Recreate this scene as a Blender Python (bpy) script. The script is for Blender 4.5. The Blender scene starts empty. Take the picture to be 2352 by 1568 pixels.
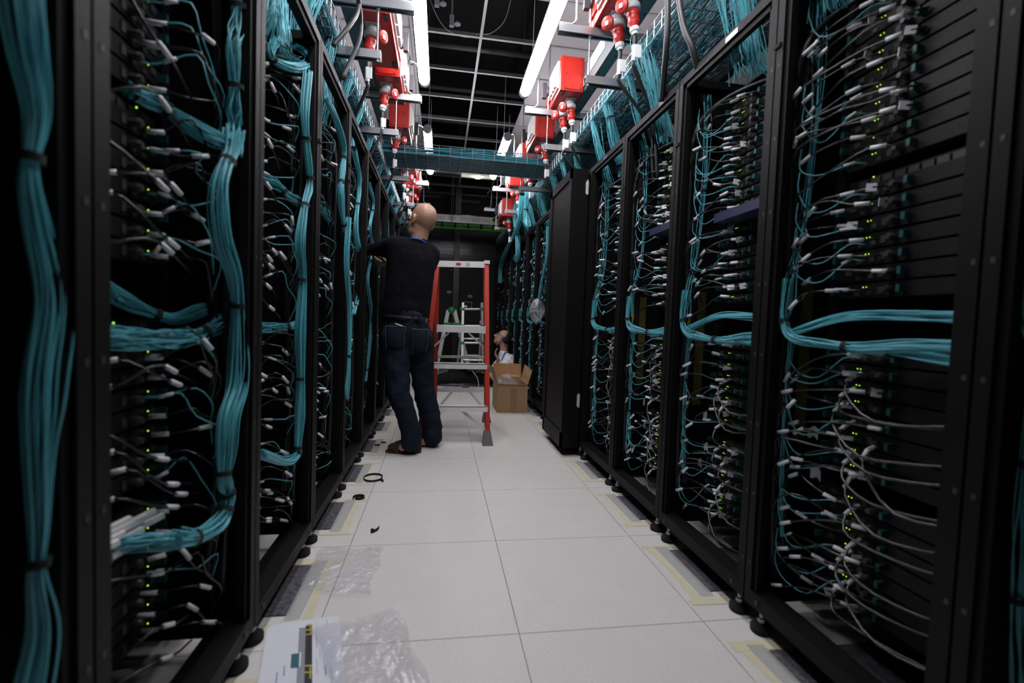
import bpy, math, random
import numpy as np
from math import sin, cos, pi, radians, sqrt
from mathutils import Vector, Matrix
random.seed(7); RNG = np.random.RandomState(7)
scene = bpy.context.scene
# ------------------------------------------------------------------ camera, world, exposure
FPX = 1080.93; YAW = .153666; PIT = -.045245; ROL = .035994; CAMH = .94457
_f = np.array([sin(YAW)*cos(PIT), cos(YAW)*cos(PIT), sin(PIT)])
_r = np.array([cos(YAW), -sin(YAW), 0.]); _u = np.cross(_r, _f)
CR = cos(ROL)*_r + sin(ROL)*_u; CU = -sin(ROL)*_r + cos(ROL)*_u; CF = _f
CAMP = np.array([0, 0, CAMH])
cd = bpy.data.cameras.new('camera'); cam = bpy.data.objects.new('camera', cd)
scene.collection.objects.link(cam)
cam.matrix_world = Matrix(((CR[0], CU[0], -CF[0], 0), (CR[1], CU[1], -CF[1], 0), (CR[2], CU[2], -CF[2], CAMH), (0, 0, 0, 1)))
cd.sensor_width = 36; cd.lens = FPX*36/2352; cd.clip_start = .02; cd.clip_end = 60
cd.dof.use_dof = True; cd.dof.focus_distance = 3.4; cd.dof.aperture_fstop = 2.0
scene.camera = cam
w = bpy.data.worlds.new('world'); scene.world = w; w.use_nodes = True
w.node_tree.nodes['Background'].inputs[0].default_value = (.75, .82, 1, 1)
w.node_tree.nodes['Background'].inputs[1].default_value = .004
scene.view_settings.view_transform = 'Standard'; scene.view_settings.look = 'None'
scene.view_settings.gamma = 1; scene.view_settings.exposure = 0.0; scene.view_settings.use_curve_mapping = False
TUBE = 42.0            # emission of the fluorescent diffusers
scene.cycles.max_bounces = 8; scene.cycles.transparent_max_bounces = 24
scene.cycles.sample_clamp_indirect = 4

def ray(u, v): return CF + (u-1176)/FPX*CR - (v-784)/FPX*CU
def at(u, v, x=None, y=None, z=None):
    d = ray(u, v)
    i, val = (0, x) if x is not None else (1, y) if y is not None else (2, z)
    return CAMP + d*(val-CAMP[i])/d[i]
def project(p):
    d = np.array(p)-CAMP; z = d@CF
    if z < .05: return (-9999, -9999, z)
    return (1176+FPX*(d@CR)/z, 784-FPX*(d@CU)/z, z)

# ------------------------------------------------------------------ materials
def mat(name, col, rough=.5, metal=0, var=.12, vs=20, bump=0, bs=80, emis=None, es=0, spec=None, coat=0):
    m = bpy.data.materials.new(name); m.use_nodes = True; nt = m.node_tree; N = nt.nodes; L = nt.links
    b = N['Principled BSDF']; b.inputs['Roughness'].default_value = rough; b.inputs['Metallic'].default_value = metal
    if spec is not None: b.inputs['Specular IOR Level'].default_value = spec
    if coat: b.inputs['Coat Weight'].default_value = coat; b.inputs['Coat Roughness'].default_value = .1
    tc = N.new('ShaderNodeTexCoord')
    no = N.new('ShaderNodeTexNoise'); no.inputs['Scale'].default_value = vs; no.inputs['Detail'].default_value = 3
    L.new(tc.outputs['Object'], no.inputs['Vector'])
    mx = N.new('ShaderNodeMix'); mx.data_type = 'RGBA'
    mx.inputs[6].default_value = (*[c*(1-var) for c in col], 1); mx.inputs[7].default_value = (*[min(1, c*(1+var)) for c in col], 1)
    L.new(no.outputs['Fac'], mx.inputs[0]); L.new(mx.outputs[2], b.inputs['Base Color'])
    if bump:
        n2 = N.new('ShaderNodeTexNoise'); n2.inputs['Scale'].default_value = bs; n2.inputs['Detail'].default_value = 4
        L.new(tc.outputs['Object'], n2.inputs['Vector'])
        bp = N.new('ShaderNodeBump'); bp.inputs['Strength'].default_value = bump; bp.inputs['Distance'].default_value = .01
        L.new(n2.outputs['Fac'], bp.inputs['Height']); L.new(bp.outputs[0], b.inputs['Normal'])
    if emis:
        b.inputs['Emission Color'].default_value = (*emis, 1); b.inputs['Emission Strength'].default_value = es
    return m
M = {}
M['rack'] = mat('black_powder_coat', (.0045, .0043, .0045), .55, 0, .15, 30, .08, 400, spec=.14)
M['rackin'] = mat('black_inner_steel', (.004, .004, .0045), .7, spec=.15)
M['chassis'] = mat('dark_chassis', (.005, .005, .0055), .6, spec=.2)
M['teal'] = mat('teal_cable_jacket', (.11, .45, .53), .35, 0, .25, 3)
M['teal_shade'] = mat('teal_cable_jacket_tray_shade', (.03, .25, .32), .5, 0, .25, 3)  # same jacket, darkened: the shade on the tray undersides is in the colour
M['black'] = mat('black_cable_jacket', (.013, .0125, .0125), .23, spec=.7)
M['hose'] = mat('black_rubber_cable', (.02, .02, .022), .42)
M['sleeve'] = mat('white_sleeve', (.72, .72, .76), .4, 0, .05)
M['strap'] = mat('black_hook_strap', (.008, .008, .009), .9)
M['latch'] = mat('teal_latch_plastic', (.004, .06, .066), .5)
M['plug'] = mat('grey_connector', (.04, .04, .043), .4)
M['port'] = mat('dark_grey_port', (.035, .035, .035), .45)
M['ledg'] = mat('green_led', (.2, .8, .05), .4, emis=(.5, 1, .05), es=1.5)
M['ledr'] = mat('red_led', (.8, .1, .05), .4, emis=(1, .12, .03), es=1.2)
M['galv'] = mat('galvanised_steel', (.36, .37, .39), .36, .85, .12, 12, .05, 60)
M['alu'] = mat('aluminium', (.76, .76, .75), .35, .3, .08, 20, .04, 90)
M['wire'] = mat('zinc_wire', (.5, .51, .53), .4, .7)
M['busrail'] = mat('dull_grey_rail', (.13, .145, .15), .4, .5)
M['red'] = mat('red_enamel', (.43, .015, .008), .42, 0, .06, 8)
M['redp'] = mat('red_plastic', (.40, .016, .011), .4)
M['orange'] = mat('orange_red_fibreglass', (.41, .023, .005), .5, 0, .08, 30, .05, 200)
M['grey'] = mat('grey_plastic', (.42, .43, .44), .45)
M['dgrey'] = mat('dark_grey_rubber', (.13, .13, .13), .6)
M['white'] = mat('white_plastic', (.8, .8, .8), .4, 0, .03)
M['ctile'] = mat('white_ceiling_panel', (.60, .565, .585), .6, 0, .03, 5)
M['tbar'] = mat('pale_grey_tee_bar', (.5, .5, .52), .4, 0, .05)
M['tbars'] = mat('dull_tee_bar_stem', (.1, .1, .11), .5)
M['void'] = mat('dark_plenum_slab', (.012, .012, .012), .9)
M['pipe'] = mat('dark_pipe', (.05, .052, .05), .6)
M['wallp'] = mat('glossy_black_panel', (.006, .0065, .009), .22, 0, .1, 3)
M['wallm'] = mat('matt_black_panel', (.006, .0065, .008), .6, 0, .1, 3)
M['mask'] = mat('cream_masking_tape', (.63, .585, .42), .7, 0, .08, 25)
M['shirt'] = mat('white_cotton', (.78, .77, .78), .85, 0, .05, 30, .25, 25)
M['sweater'] = mat('navy_black_knit', (.0042, .0042, .0075), .95, 0, .25, 30, .35, 500, spec=.15)
M['trouser'] = mat('black_trouser_cloth', (.01, .01, .011), .9, 0, .2, 20, .2, 40, spec=.2)
M['shoe'] = mat('brown_suede', (.06, .028, .014), .8, 0, .3, 25, .2, 150, spec=.25)
M['shoed'] = mat('dark_brown_leather_strip', (.022, .012, .008), .6)
M['shoeo'] = mat('tan_leather_patch', (.16, .065, .015), .7)
M['belt'] = mat('black_leather', (.005, .005, .005), .55, spec=.2)
M['hair'] = mat('black_hair', (.008, .007, .007), .6, 0, .2, 60, .4, 200)
M['blue'] = mat('blue_ribbon', (.02, .08, .42), .6)
M['card'] = mat('brown_cardboard', (.36, .215, .11), .85, 0, .06, 14, .05, 60)
M['cardi'] = mat('cardboard_inner_face', (.40, .22, .09), .85, 0, .08, 14)
M['ptape'] = mat('brown_packing_tape', (.3, .17, .08), .25)
M['green'] = mat('green_plastic', (.02, .28, .08), .45)
M['egreen'] = mat('green_yellow_earth_cable', (.04, .42, .03), .5, 0, .2, 4)
M['eyel'] = mat('yellow_stripe_cable', (.5, .5, .03), .5)
M['yellow'] = mat('yellow_ruler_strip', (.62, .52, .03), .5)
M['paper'] = mat('white_paper', (.72, .73, .8), .7, 0, .02)
M['ink'] = mat('black_print', (.02, .02, .025), .6)
M['inkb'] = mat('blue_print', (.05, .16, .5), .6)
M['inkg'] = mat('grey_print', (.28, .29, .32), .6)
M['inkt'] = mat('teal_print', (.02, .13, .15), .6)
M['inkm'] = mat('mid_grey_print', (.45, .46, .5), .6)
M['warn'] = mat('red_warning_print', (.6, .05, .06), .5)
M['glass'] = mat('clear_lens', (.6, .6, .6), .1)
M['orangeclip'] = mat('orange_clip', (.9, .1, .01), .4)
M['screen'] = mat('dark_laptop', (.02, .02, .022), .3)
M['purple'] = mat('violet_label_face', (.022, .022, .065), .45)
M['cream'] = mat('pale_yellow_diffuser', (.8, .8, .6), .5, emis=(1, 1, .75), es=.5)
M['lamp'] = mat('lit_diffuser', (.9, .9, .9), .4, emis=(.97, .96, 1.0), es=TUBE)
M['stone'] = mat('skin_a', (.5, .3, .22), .5)

def skinmat(name, col):
    m = mat(name, col, .42, 0, .12, 18, .08, 200); b = m.node_tree.nodes['Principled BSDF']
    b.inputs['Subsurface Weight'].default_value = .08; b.inputs['Subsurface Radius'].default_value = (.01, .004, .002)
    return m
M['skin'] = skinmat('skin', (.36, .2, .135)); M['skin2'] = skinmat('pale_skin', (.45, .26, .19))
bpy.data.materials.remove(M.pop('stone'))

def floor_mat():
    m = bpy.data.materials.new('speckled_floor_tile'); m.use_nodes = True; nt = m.node_tree; N = nt.nodes; L = nt.links
    b = N['Principled BSDF']; b.inputs['Roughness'].default_value = .38; b.inputs['Specular IOR Level'].default_value = .35
    g = N.new('ShaderNodeNewGeometry')
    a = N.new('ShaderNodeTexNoise'); a.inputs['Scale'].default_value = 260; a.inputs['Detail'].default_value = 4
    c = N.new('ShaderNodeTexNoise'); c.inputs['Scale'].default_value = 9; c.inputs['Detail'].default_value = 4
    L.new(g.outputs['Position'], a.inputs['Vector']); L.new(g.outputs['Position'], c.inputs['Vector'])
    r = N.new('ShaderNodeValToRGB'); r.color_ramp.elements[0].position = .33; r.color_ramp.elements[1].position = .52
    r.color_ramp.elements[0].color = (.56, .55, .535, 1); r.color_ramp.elements[1].color = (.76, .725, .695, 1)
    L.new(a.outputs['Fac'], r.inputs[0])
    mx = N.new('ShaderNodeMix'); mx.data_type = 'RGBA'; mx.blend_type = 'MULTIPLY'; mx.inputs[0].default_value = 1
    r2 = N.new('ShaderNodeValToRGB'); r2.color_ramp.elements[0].color = (.9, .91, .92, 1); r2.color_ramp.elements[1].color = (1, 1, 1, 1)
    L.new(c.outputs['Fac'], r2.inputs[0]); L.new(r.outputs[0], mx.inputs[6]); L.new(r2.outputs[0], mx.inputs[7])
    L.new(mx.outputs[2], b.inputs['Base Color'])
    return m
M['floor'] = floor_mat()
def felt_mat():
    m = mat('grey_wool_felt', (.10, .095, .112), .95, 0, .95, 75, .5, 200, spec=.1); nt = m.node_tree; N = nt.nodes; L = nt.links
    b = N['Principled BSDF']; old = b.inputs['Base Color'].links[0].from_socket
    n = N.new('ShaderNodeTexNoise'); n.inputs['Scale'].default_value = 55; n.inputs['Detail'].default_value = 5; n.inputs['Roughness'].default_value = .8
    L.new(N['Texture Coordinate'].outputs['Object'], n.inputs['Vector'])
    r = N.new('ShaderNodeValToRGB'); r.color_ramp.elements[0].position = .62; r.color_ramp.elements[1].position = .7
    L.new(n.outputs['Fac'], r.inputs[0])
    mx = N.new('ShaderNodeMix'); mx.data_type = 'RGBA'; L.new(r.outputs[0], mx.inputs[0]); L.new(old, mx.inputs[6]); mx.inputs[7].default_value = (.32, .1, .12, 1)
    L.new(mx.outputs[2], b.inputs['Base Color']); return m
M['felt'] = felt_mat()
def jeans_mat():
    m = mat('dark_blue_denim', (.008, .0115, .024), .85, 0, .45, 9, .35, 350, spec=.2); return m
M['jeans'] = jeans_mat(); M['denimp'] = mat('denim_pocket', (.007, .010, .021), .85, 0, .4, 20, .3, 350, spec=.2)
M['stitch'] = mat('pale_stitching', (.16, .14, .12), .8)
def clear(name, alpha, rough, tint=(.9, .9, .92), bump=0, bs=20):
    m = bpy.data.materials.new(name); m.use_nodes = True; nt = m.node_tree; N = nt.nodes; L = nt.links
    b = N['Principled BSDF']; b.inputs['Base Color'].default_value = (*tint, 1); b.inputs['Roughness'].default_value = rough
    b.inputs['Alpha'].default_value = alpha; b.inputs['Specular IOR Level'].default_value = .9
    if bump:
        tc = N.new('ShaderNodeTexCoord'); n = N.new('ShaderNodeTexNoise'); n.inputs['Scale'].default_value = bs; n.inputs['Detail'].default_value = 3
        n.inputs['Distortion'].default_value = 1.2
        L.new(tc.outputs['Object'], n.inputs['Vector']); bp = N.new('ShaderNodeBump'); bp.inputs['Strength'].default_value = bump; bp.inputs['Distance'].default_value = .02
        L.new(n.outputs['Fac'], bp.inputs['Height']); L.new(bp.outputs[0], b.inputs['Normal'])
        # sheen: thin film shows brighter and denser on its glancing folds
        lw = N.new('ShaderNodeLayerWeight'); lw.inputs[0].default_value = .35; L.new(bp.outputs[0], lw.inputs['Normal'])
        mr = N.new('ShaderNodeMapRange'); mr.inputs[3].default_value = alpha*.6; mr.inputs[4].default_value = min(1, alpha*2.4)
        L.new(lw.outputs['Facing'], mr.inputs[0]); L.new(mr.outputs[0], b.inputs['Alpha'])
    return m
def film(name, refl, rough, tint, bs, bump):
    m = bpy.data.materials.new(name); m.use_nodes = True; nt = m.node_tree; N = nt.nodes; L = nt.links
    N.remove(N['Principled BSDF']); out = N['Material Output']
    tr = N.new('ShaderNodeBsdfTransparent'); tr.inputs[0].default_value = (*tint, 1)
    gl = N.new('ShaderNodeBsdfGlossy'); gl.inputs['Roughness'].default_value = rough; gl.inputs['Color'].default_value = (1, 1, 1, 1)
    di = N.new('ShaderNodeBsdfDiffuse'); di.inputs[0].default_value = (.85, .85, .88, 1)
    tc = N.new('ShaderNodeTexCoord'); n = N.new('ShaderNodeTexNoise'); n.inputs['Scale'].default_value = bs; n.inputs['Detail'].default_value = 2; n.inputs['Distortion'].default_value = 1.5
    L.new(tc.outputs['Object'], n.inputs['Vector']); bp = N.new('ShaderNodeBump'); bp.inputs['Strength'].default_value = bump; bp.inputs['Distance'].default_value = .02
    L.new(n.outputs['Fac'], bp.inputs['Height']); L.new(bp.outputs[0], gl.inputs['Normal']); L.new(bp.outputs[0], di.inputs['Normal'])
    a = N.new('ShaderNodeMixShader'); a.inputs[0].default_value = .55; L.new(gl.outputs[0], a.inputs[1]); L.new(di.outputs[0], a.inputs[2])
    lw = N.new('ShaderNodeLayerWeight'); lw.inputs[0].default_value = .3; L.new(bp.outputs[0], lw.inputs['Normal'])
    mr = N.new('ShaderNodeMapRange'); mr.inputs[3].default_value = refl*.6; mr.inputs[4].default_value = min(1, refl*3); L.new(lw.outputs['Facing'], mr.inputs[0])
    b = N.new('ShaderNodeMixShader'); L.new(mr.outputs[0], b.inputs[0]); L.new(tr.outputs[0], b.inputs[1]); L.new(a.outputs[0], b.inputs[2]); L.new(b.outputs[0], out.inputs[0])
    return m
M['bag'] = film('clear_plastic_film', .15, .16, (.93, .93, .95), 14, .8)
M['ctape'] = clear('clear_tape', .33, .3, (.5, .51, .5), .1, 30)
M['cbag'] = film('clear_bag_film', .2, .15, (.85, .86, .9), 24, 1)
# server face: dark metal with small perforations and port openings
def face_mat():
    m = bpy.data.materials.new('perforated_server_face'); m.use_nodes = True; nt = m.node_tree; N = nt.nodes; L = nt.links
    b = N['Principled BSDF']; b.inputs['Roughness'].default_value = .5; b.inputs['Metallic'].default_value = .6; b.inputs['Specular IOR Level'].default_value = .2
    tc = N.new('ShaderNodeTexCoord'); v = N.new('ShaderNodeTexVoronoi'); v.inputs['Scale'].default_value = 170; v.inputs['Randomness'].default_value = .15
    L.new(tc.outputs['Object'], v.inputs['Vector'])
    r = N.new('ShaderNodeValToRGB'); r.color_ramp.elements[0].position = .28; r.color_ramp.elements[1].position = .38
    r.color_ramp.elements[0].color = (.002, .002, .002, 1); r.color_ramp.elements[1].color = (.022, .022, .021, 1)
    L.new(v.outputs['Distance'], r.inputs[0]); L.new(r.outputs[0], b.inputs['Base Color']); return m
M['face'] = face_mat()

# ------------------------------------------------------------------ mesh helpers
C = scene.collection
def V3(p): return np.array([float(p[0]), float(p[1]), float(p[2])])
def cat(ctrl, n):
    P = np.array([V3(p) for p in ctrl]); k = len(P)
    if k == 2:
        t = np.linspace(0, 1, n)[:, None]; return P[0]*(1-t)+P[1]*t
    E = np.vstack([2*P[0]-P[1], P, 2*P[-1]-P[-2]])
    T = np.linspace(0, k-1-1e-9, n); i = T.astype(int); t = (T-i)[:, None]
    a, b, c, d = E[i], E[i+1], E[i+2], E[i+3]
    return .5*((2*b)+(c-a)*t+(2*a-5*b+4*c-d)*t*t+(3*b-a-3*c+d)*t**3)
def frames(P):
    T = np.gradient(P, axis=0); T /= (np.linalg.norm(T, axis=1)[:, None]+1e-12)
    n = np.cross(T[0], [0, 0, 1.]);
    if np.linalg.norm(n) < .1: n = np.cross(T[0], [1., 0, 0])
    n /= np.linalg.norm(n); Ns = [n]
    for t in T[1:]:
        n = n-t*(n@t); n /= (np.linalg.norm(n)+1e-12); Ns.append(n)
    Ns = np.array(Ns); return T, Ns, np.cross(T, Ns)
class MB:
    def __init__(s): s.v = []; s.f = []; s.n = 0
    def add(s, v, f):
        v = np.asarray(v, float); s.v.append(v); o = s.n; s.n += len(v)
        for q in f: s.f.append([i+o for i in q])
        return s
    def addq(s, v, F):
        s.v.append(v); s.f.extend((F+s.n).tolist()); s.n += len(v); return s
    def box(s, x0, y0, z0, x1, y1, z1):
        x0, x1 = sorted((x0, x1)); y0, y1 = sorted((y0, y1)); z0, z1 = sorted((z0, z1))
        return s.add([(x, y, z) for z in (z0, z1) for y in (y0, y1) for x in (x0, x1)],
                     [(0, 2, 3, 1), (4, 5, 7, 6), (0, 1, 5, 4), (2, 6, 7, 3), (0, 4, 6, 2), (1, 3, 7, 5)])
    def bar(s, p0, p1, w, t, up=(0, 0, 1)):
        p0 = V3(p0); p1 = V3(p1); d = p1-p0; d /= np.linalg.norm(d); a = np.cross(d, up)
        if np.linalg.norm(a) < 1e-3: a = np.cross(d, (0, 1, 0))
        a /= np.linalg.norm(a); b = np.cross(a, d); a = a*w/2; b = b*t/2
        return s.add([p0-a-b, p0+a-b, p0+a+b, p0-a+b, p1-a-b, p1+a-b, p1+a+b, p1-a+b],
                     [(0, 3, 2, 1), (4, 5, 6, 7), (0, 1, 5, 4), (1, 2, 6, 5), (2, 3, 7, 6), (3, 0, 4, 7)])
    def channel(s, p0, p1, w, t, th=.003, up=(0, 0, 1)):
        # open C-section: web (width w) plus two flanges (depth t) towards up
        p0 = V3(p0); p1 = V3(p1); d = (p1-p0)/np.linalg.norm(p1-p0); a = np.cross(d, up); a /= np.linalg.norm(a); b = np.cross(a, d)
        s.bar(p0, p1, w, th, up)
        for sg in (-1, 1):
            o = a*sg*(w/2-th/2)+b*t/2; s.bar(p0+o, p1+o, th, t, up)
        return s
    def tube(s, P, r, k=6, caps=True):
        P = np.asarray(P, float); n = len(P); T, A, B = frames(P); r = np.broadcast_to(r, (n,))
        an = np.arange(k)*2*pi/k
        v = (P[:, None]+(A[:, None]*np.cos(an)[None, :, None]+B[:, None]*np.sin(an)[None, :, None])*r[:, None, None]).reshape(-1, 3)
        i = np.arange(n-1)[:, None]*k; j = np.arange(k)[None]; j2 = (j+1) % k
        F = np.stack([i+j, i+j2, i+k+j2, i+k+j], -1).reshape(-1, 4)
        o = s.n; s.addq(v, F)
        if caps: s.f.append([o+q for q in range(k)][::-1]); s.f.append([o+(n-1)*k+q for q in range(k)])
        return s
    def cyl(s, p0, p1, r, k=12, r1=None):
        return s.tube(np.array([V3(p0), V3(p1)]), np.array([r, r if r1 is None else r1]), k)
    def lathe(s, c, prof, k=16, ax=(0, 0, 1)):
        ax = V3(ax); P = np.array([V3(c)+ax*h for h, _ in prof]); ref = np.array([1., 0, 0]) if abs(ax[0]) < .9 else np.array([0, 1., 0])
        A = np.cross(ax, ref); A /= np.linalg.norm(A); B = np.cross(ax, A); v = []; f = []; n = len(prof)
        for i in range(n):
            for j in range(k):
                a = 2*pi*j/k; v.append(P[i]+(A*cos(a)+B*sin(a))*prof[i][1])
        for i in range(n-1):
            for j in range(k): f.append((i*k+j, i*k+(j+1) % k, (i+1)*k+(j+1) % k, (i+1)*k+j))
        f.append(tuple(range(k))[::-1]); f.append(tuple((n-1)*k+j for j in range(k)))
        return s.add(v, f)
    def ell(s, c, r, k=16, rot=None):
        v = []; f = []; m = k//2; c = V3(c); R = np.eye(3) if rot is None else np.array(rot)
        for i in range(m+1):
            th = pi*i/m
            for j in range(k):
                a = 2*pi*j/k; v.append(c+R@np.array([r[0]*sin(th)*cos(a), r[1]*sin(th)*sin(a), r[2]*cos(th)]))
        for i in range(m):
            for j in range(k): f.append((i*k+j, (i+1)*k+j, (i+1)*k+(j+1) % k, i*k+(j+1) % k))
        return s.add(v, f)
    def cap(s, p0, p1, r0, r1, k=14, flat=None):
        p0 = V3(p0); p1 = V3(p1); d = p1-p0; L = np.linalg.norm(d); d = d/L
        P = []; R = []
        for a in (-85, -60, -35, -12): P.append(p0+d*r0*sin(radians(a))); R.append(r0*cos(radians(a)))
        P.append(p0); R.append(r0); P.append(p1); R.append(r1)
        for a in (12, 35, 60, 85): P.append(p1+d*r1*sin(radians(a))); R.append(r1*cos(radians(a)))
        o = s.n; s.tube(np.array(P), np.array(R), k)
        if flat is not None:     # flatten across a direction about the axis: (dir, factor)
            dr, fac = V3(flat[0]), flat[1]; dr = dr-d*(dr@d); dr /= np.linalg.norm(dr); v = s.v[-1]
            q = (v-p0)@dr; v -= np.outer(q*(1-fac), dr)
        return s
    def grid(s, fn, nu, nv):
        v = [fn(i/nu, j/nv) for j in range(nv+1) for i in range(nu+1)]; W = nu+1
        f = [(j*W+i, j*W+i+1, (j+1)*W+i+1, (j+1)*W+i) for j in range(nv) for i in range(nu)]
        return s.add(v, f)
ORG = {}
def tag(o, label=None, cat_=None, group=None, kind=None):
    if label: o['label'] = label
    if cat_: o['category'] = cat_
    if group: o['group'] = group
    if kind: o['kind'] = kind
    return o
def obj(name, mb, m, parent=None, smooth=False, origin=None):
    v = np.vstack(mb.v)
    if parent is not None: og = ORG[parent.name]
    elif origin is not None: og = V3(origin)
    else: og = np.array([(v[:, 0].min()+v[:, 0].max())/2, (v[:, 1].min()+v[:, 1].max())/2, v[:, 2].min()])
    me = bpy.data.meshes.new(name); me.from_pydata((v-og).tolist(), [], mb.f)
    me.materials.append(m)
    if smooth: me.polygons.foreach_set('use_smooth', [True]*len(me.polygons))
    me.update(); o = bpy.data.objects.new(name, me); C.objects.link(o)
    if parent is not None: o.parent = parent
    else: o.location = og
    ORG[o.name] = og; return o
def empty(name, loc, label=None, cat_=None, group=None):
    o = bpy.data.objects.new(name, None); C.objects.link(o); o.location = loc; o.empty_display_size = .05
    ORG[o.name] = V3(loc); tag(o, label, cat_, group); return o
def struct(name, mb, m): o = obj(name, mb, m); o['kind'] = 'structure'; return o
def kids(o): return [c for c in bpy.data.objects if c.parent == o]
def tree(o): return (o, [tree(c) for c in kids(o)])
def dup(t, loc=None, rz=None, parent=None):
    o, ch = t; c = o.copy(); C.objects.link(c)
    if parent is not None: c.parent = parent
    if loc is not None: c.location = loc
    if rz is not None: c.rotation_euler = (0, 0, rz)
    for q in ch: dup(q, parent=c)
    ORG[c.name] = V3(loc) if loc is not None else np.zeros(3)
    return c
ORD = ['nearest', 'second', 'third', 'fourth', 'fifth', 'sixth', 'seventh', 'eighth', 'ninth', 'tenth', 'eleventh', 'twelfth', 'thirteenth', 'fourteenth']
XL, XR, Y0, P = -.48, .995, 1.35, .605
KS = list(range(-2, 12))
def W(side, d, s, z, k):       # rack coordinates -> world
    return np.array([XR+d if side > 0 else XL-d, Y0+P*(k-1+1)+s, z])
def rname(side, k): return '%s rack on the %s' % (ORD[k+2], 'right' if side > 0 else 'left')

# ------------------------------------------------------------------ setting
mb = MB()
for i in range(-5, 6):
    for j in range(-4, 16):
        x = .264+.6*i; y = 1.356+.6*j
        mb.box(x+.0012, y+.0012, -.03, x+.5988, y+.5988, 0)
struct('floor', mb, M['floor'])
mb = MB().box(-2.8, -1.2, -.06, 3.6, 10.9, -.031); struct('trim_1', mb, M['ink'])
mb = MB()      # ceiling: white panels either side, the two middle columns left open
for j in range(-8, 9):
    for i in list(range(-5, -1)) + list(range(1, 5)):
        x = .288+.6*i; y = 4.289+.6*j
        if y > 7.8: continue
        mb.box(x+.008, y+.008, 3.435, x+.592, y+.592, 3.45)
struct('ceiling', mb, M['ctile'])
mb = MB(); mc = MB()
for i in range(-5, 6):
    x = .288+.6*i; y1 = 9.7
    mb.box(x-.012, -.6, 3.425, x+.012, y1, 3.429); mc.box(x-.001, -.6, 3.429, x+.001, y1, 3.47)
for j in range(-8, 10):
    y = 4.289+.6*j; mb.box(-2.8, y-.012, 3.4255, 3.6, y+.012, 3.4295); mc.box(-2.8, y-.001, 3.4295, 3.6, y+.001, 3.465)
struct('trim_2', mb, M['tbar']); struct('trim_3', mc, M['tbars'])
mb = MB().box(-2.8, -1.2, 4.6, 3.6, 10.9, 4.7); struct('trim_4', mb, M['void'])
mb = MB().box(-2.85, -1.2, -.06, -2.8, 10.9, 4.7); struct('wall_left', mb, M['void'])
mb = MB().box(3.6, -1.2, -.06, 3.65, 10.9, 4.7); struct('wall_right', mb, M['void'])
mb = MB().box(-2.8, -1.25, -.06, 3.6, -1.2, 4.7); struct('wall_back', mb, M['void'])
# far wall of black panels with a pillar
mb = MB()
for (x0, x1) in [(-2.8, -1.26), (-1.25, -.56), (-.55, .255), (.265, 1.06), (1.07, 1.9), (1.91, 3.6)]:
    mb.box(x0, 9.34, 0, x1, 9.4, 2.0)
struct('wall_front', mb, M['wallm'])
mb = MB()
for (x0, x1) in [(-2.8, -1.26), (-1.25, -.56), (-.55, .255), (.265, 1.06), (1.07, 1.9), (1.91, 3.6)]:
    def fn(a, b, x0=x0, x1=x1): return (x0+(x1-x0)*a, 9.33+.012*sin(b*pi*2.2)+.006*sin(a*3), 2.01+b*.95)
    mb.grid(fn, 8, 16)
struct('trim_5', mb, M['wallp'])
mb = MB().box(-2.8, 9.8, 0, 3.6, 9.86, 4.6); struct('trim_6', mb, M['wallm'])
pil = MB().box(.235, 9.18, 0, .345, 9.3, 4.6); struct('trim_7', pil, mat('black_pillar', (.03, .032, .03), .35))
mb = MB()
for x in np.arange(-.5, 1.6, .16): mb.ell((x, 9.318, 2.03), (.008, .008, .008), 8)
mb.ell((.2, 9.325, 1.88), (.014, .008, .014), 10)
struct('trim_8', mb, M['alu'])
# stickers on far wall
for (x, z, lb) in [(.168, 1.45, 'small white label on the black far wall, left of the pillar'), (.577, 1.385, 'small white label on the black far wall, right of the pillar')]:
    tag(obj('wall_label', MB().box(x-.045, 9.335, z-.025, x+.045, 9.341, z+.025), M['inkm']), lb, 'label', 'labels on the far wall')
mb = MB()
for a in ((.44, 1.13, .62, 1.145), (.44, 1.26, .62, 1.275), (.44, 1.13, .455, 1.275), (.605, 1.13, .62, 1.275)): mb.box(a[0], 9.33, a[1], a[2], 9.341, a[3])
fr = obj('wall_socket_frame', mb, M['inkm']); tag(fr, 'small square pale frame on the black far wall, behind the aluminium ladder', 'frame')
# services above the open ceiling
r_ = random.Random(3)
for i, (x0, y0, x1, y1, z, r) in enumerate([(-.35, 5.05, .95, 5.05, 3.75, .03), (-2, 7.0, 3, 7.0, 3.8, .05), (-2, 6.5, 3, 6.5, 4.0, .03)]):
    t = obj('pipe', MB().cyl((x0, y0, z), (x1, y1, z), r, 12).cyl((x0+.15, y0, z), (x0+.15, y0, 4.6), .006, 6).cyl((x1-.15, y0, z), (x1-.15, y0, 4.6), .006, 6), M['pipe'], None, True)
    tag(t, ['dim pipe crossing above the open ceiling grid, nearest the camera', 'thickest dim pipe crossing above the open ceiling grid', 'thin dim pipe high above the open grid, between the other two'][i], 'pipe', 'pipes above the ceiling')
for (x, y, z, lb) in [(-.1, 4.15, 3.62, 'upper left of the two small fittings above the ceiling grid'), (.03, 4.4, 3.62, 'lower right of the two small fittings above the ceiling grid')]:
    o = obj('valve_fitting', MB().box(x-.02, y-.02, z-.06, x+.02, y+.02, z+.03).cyl((x, y, z+.03), (x, y, 4.6), .008, 8).lathe((x+.05, y, z-.05), [(0, .012), (.01, .03), (.02, .03), (.04, .01)], 12).cyl((x, y, z-.04), (x+.05, y, z-.04), .006, 6), M['inkg'])
    tag(o, lb, 'fitting', 'fittings above the ceiling')
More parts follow.
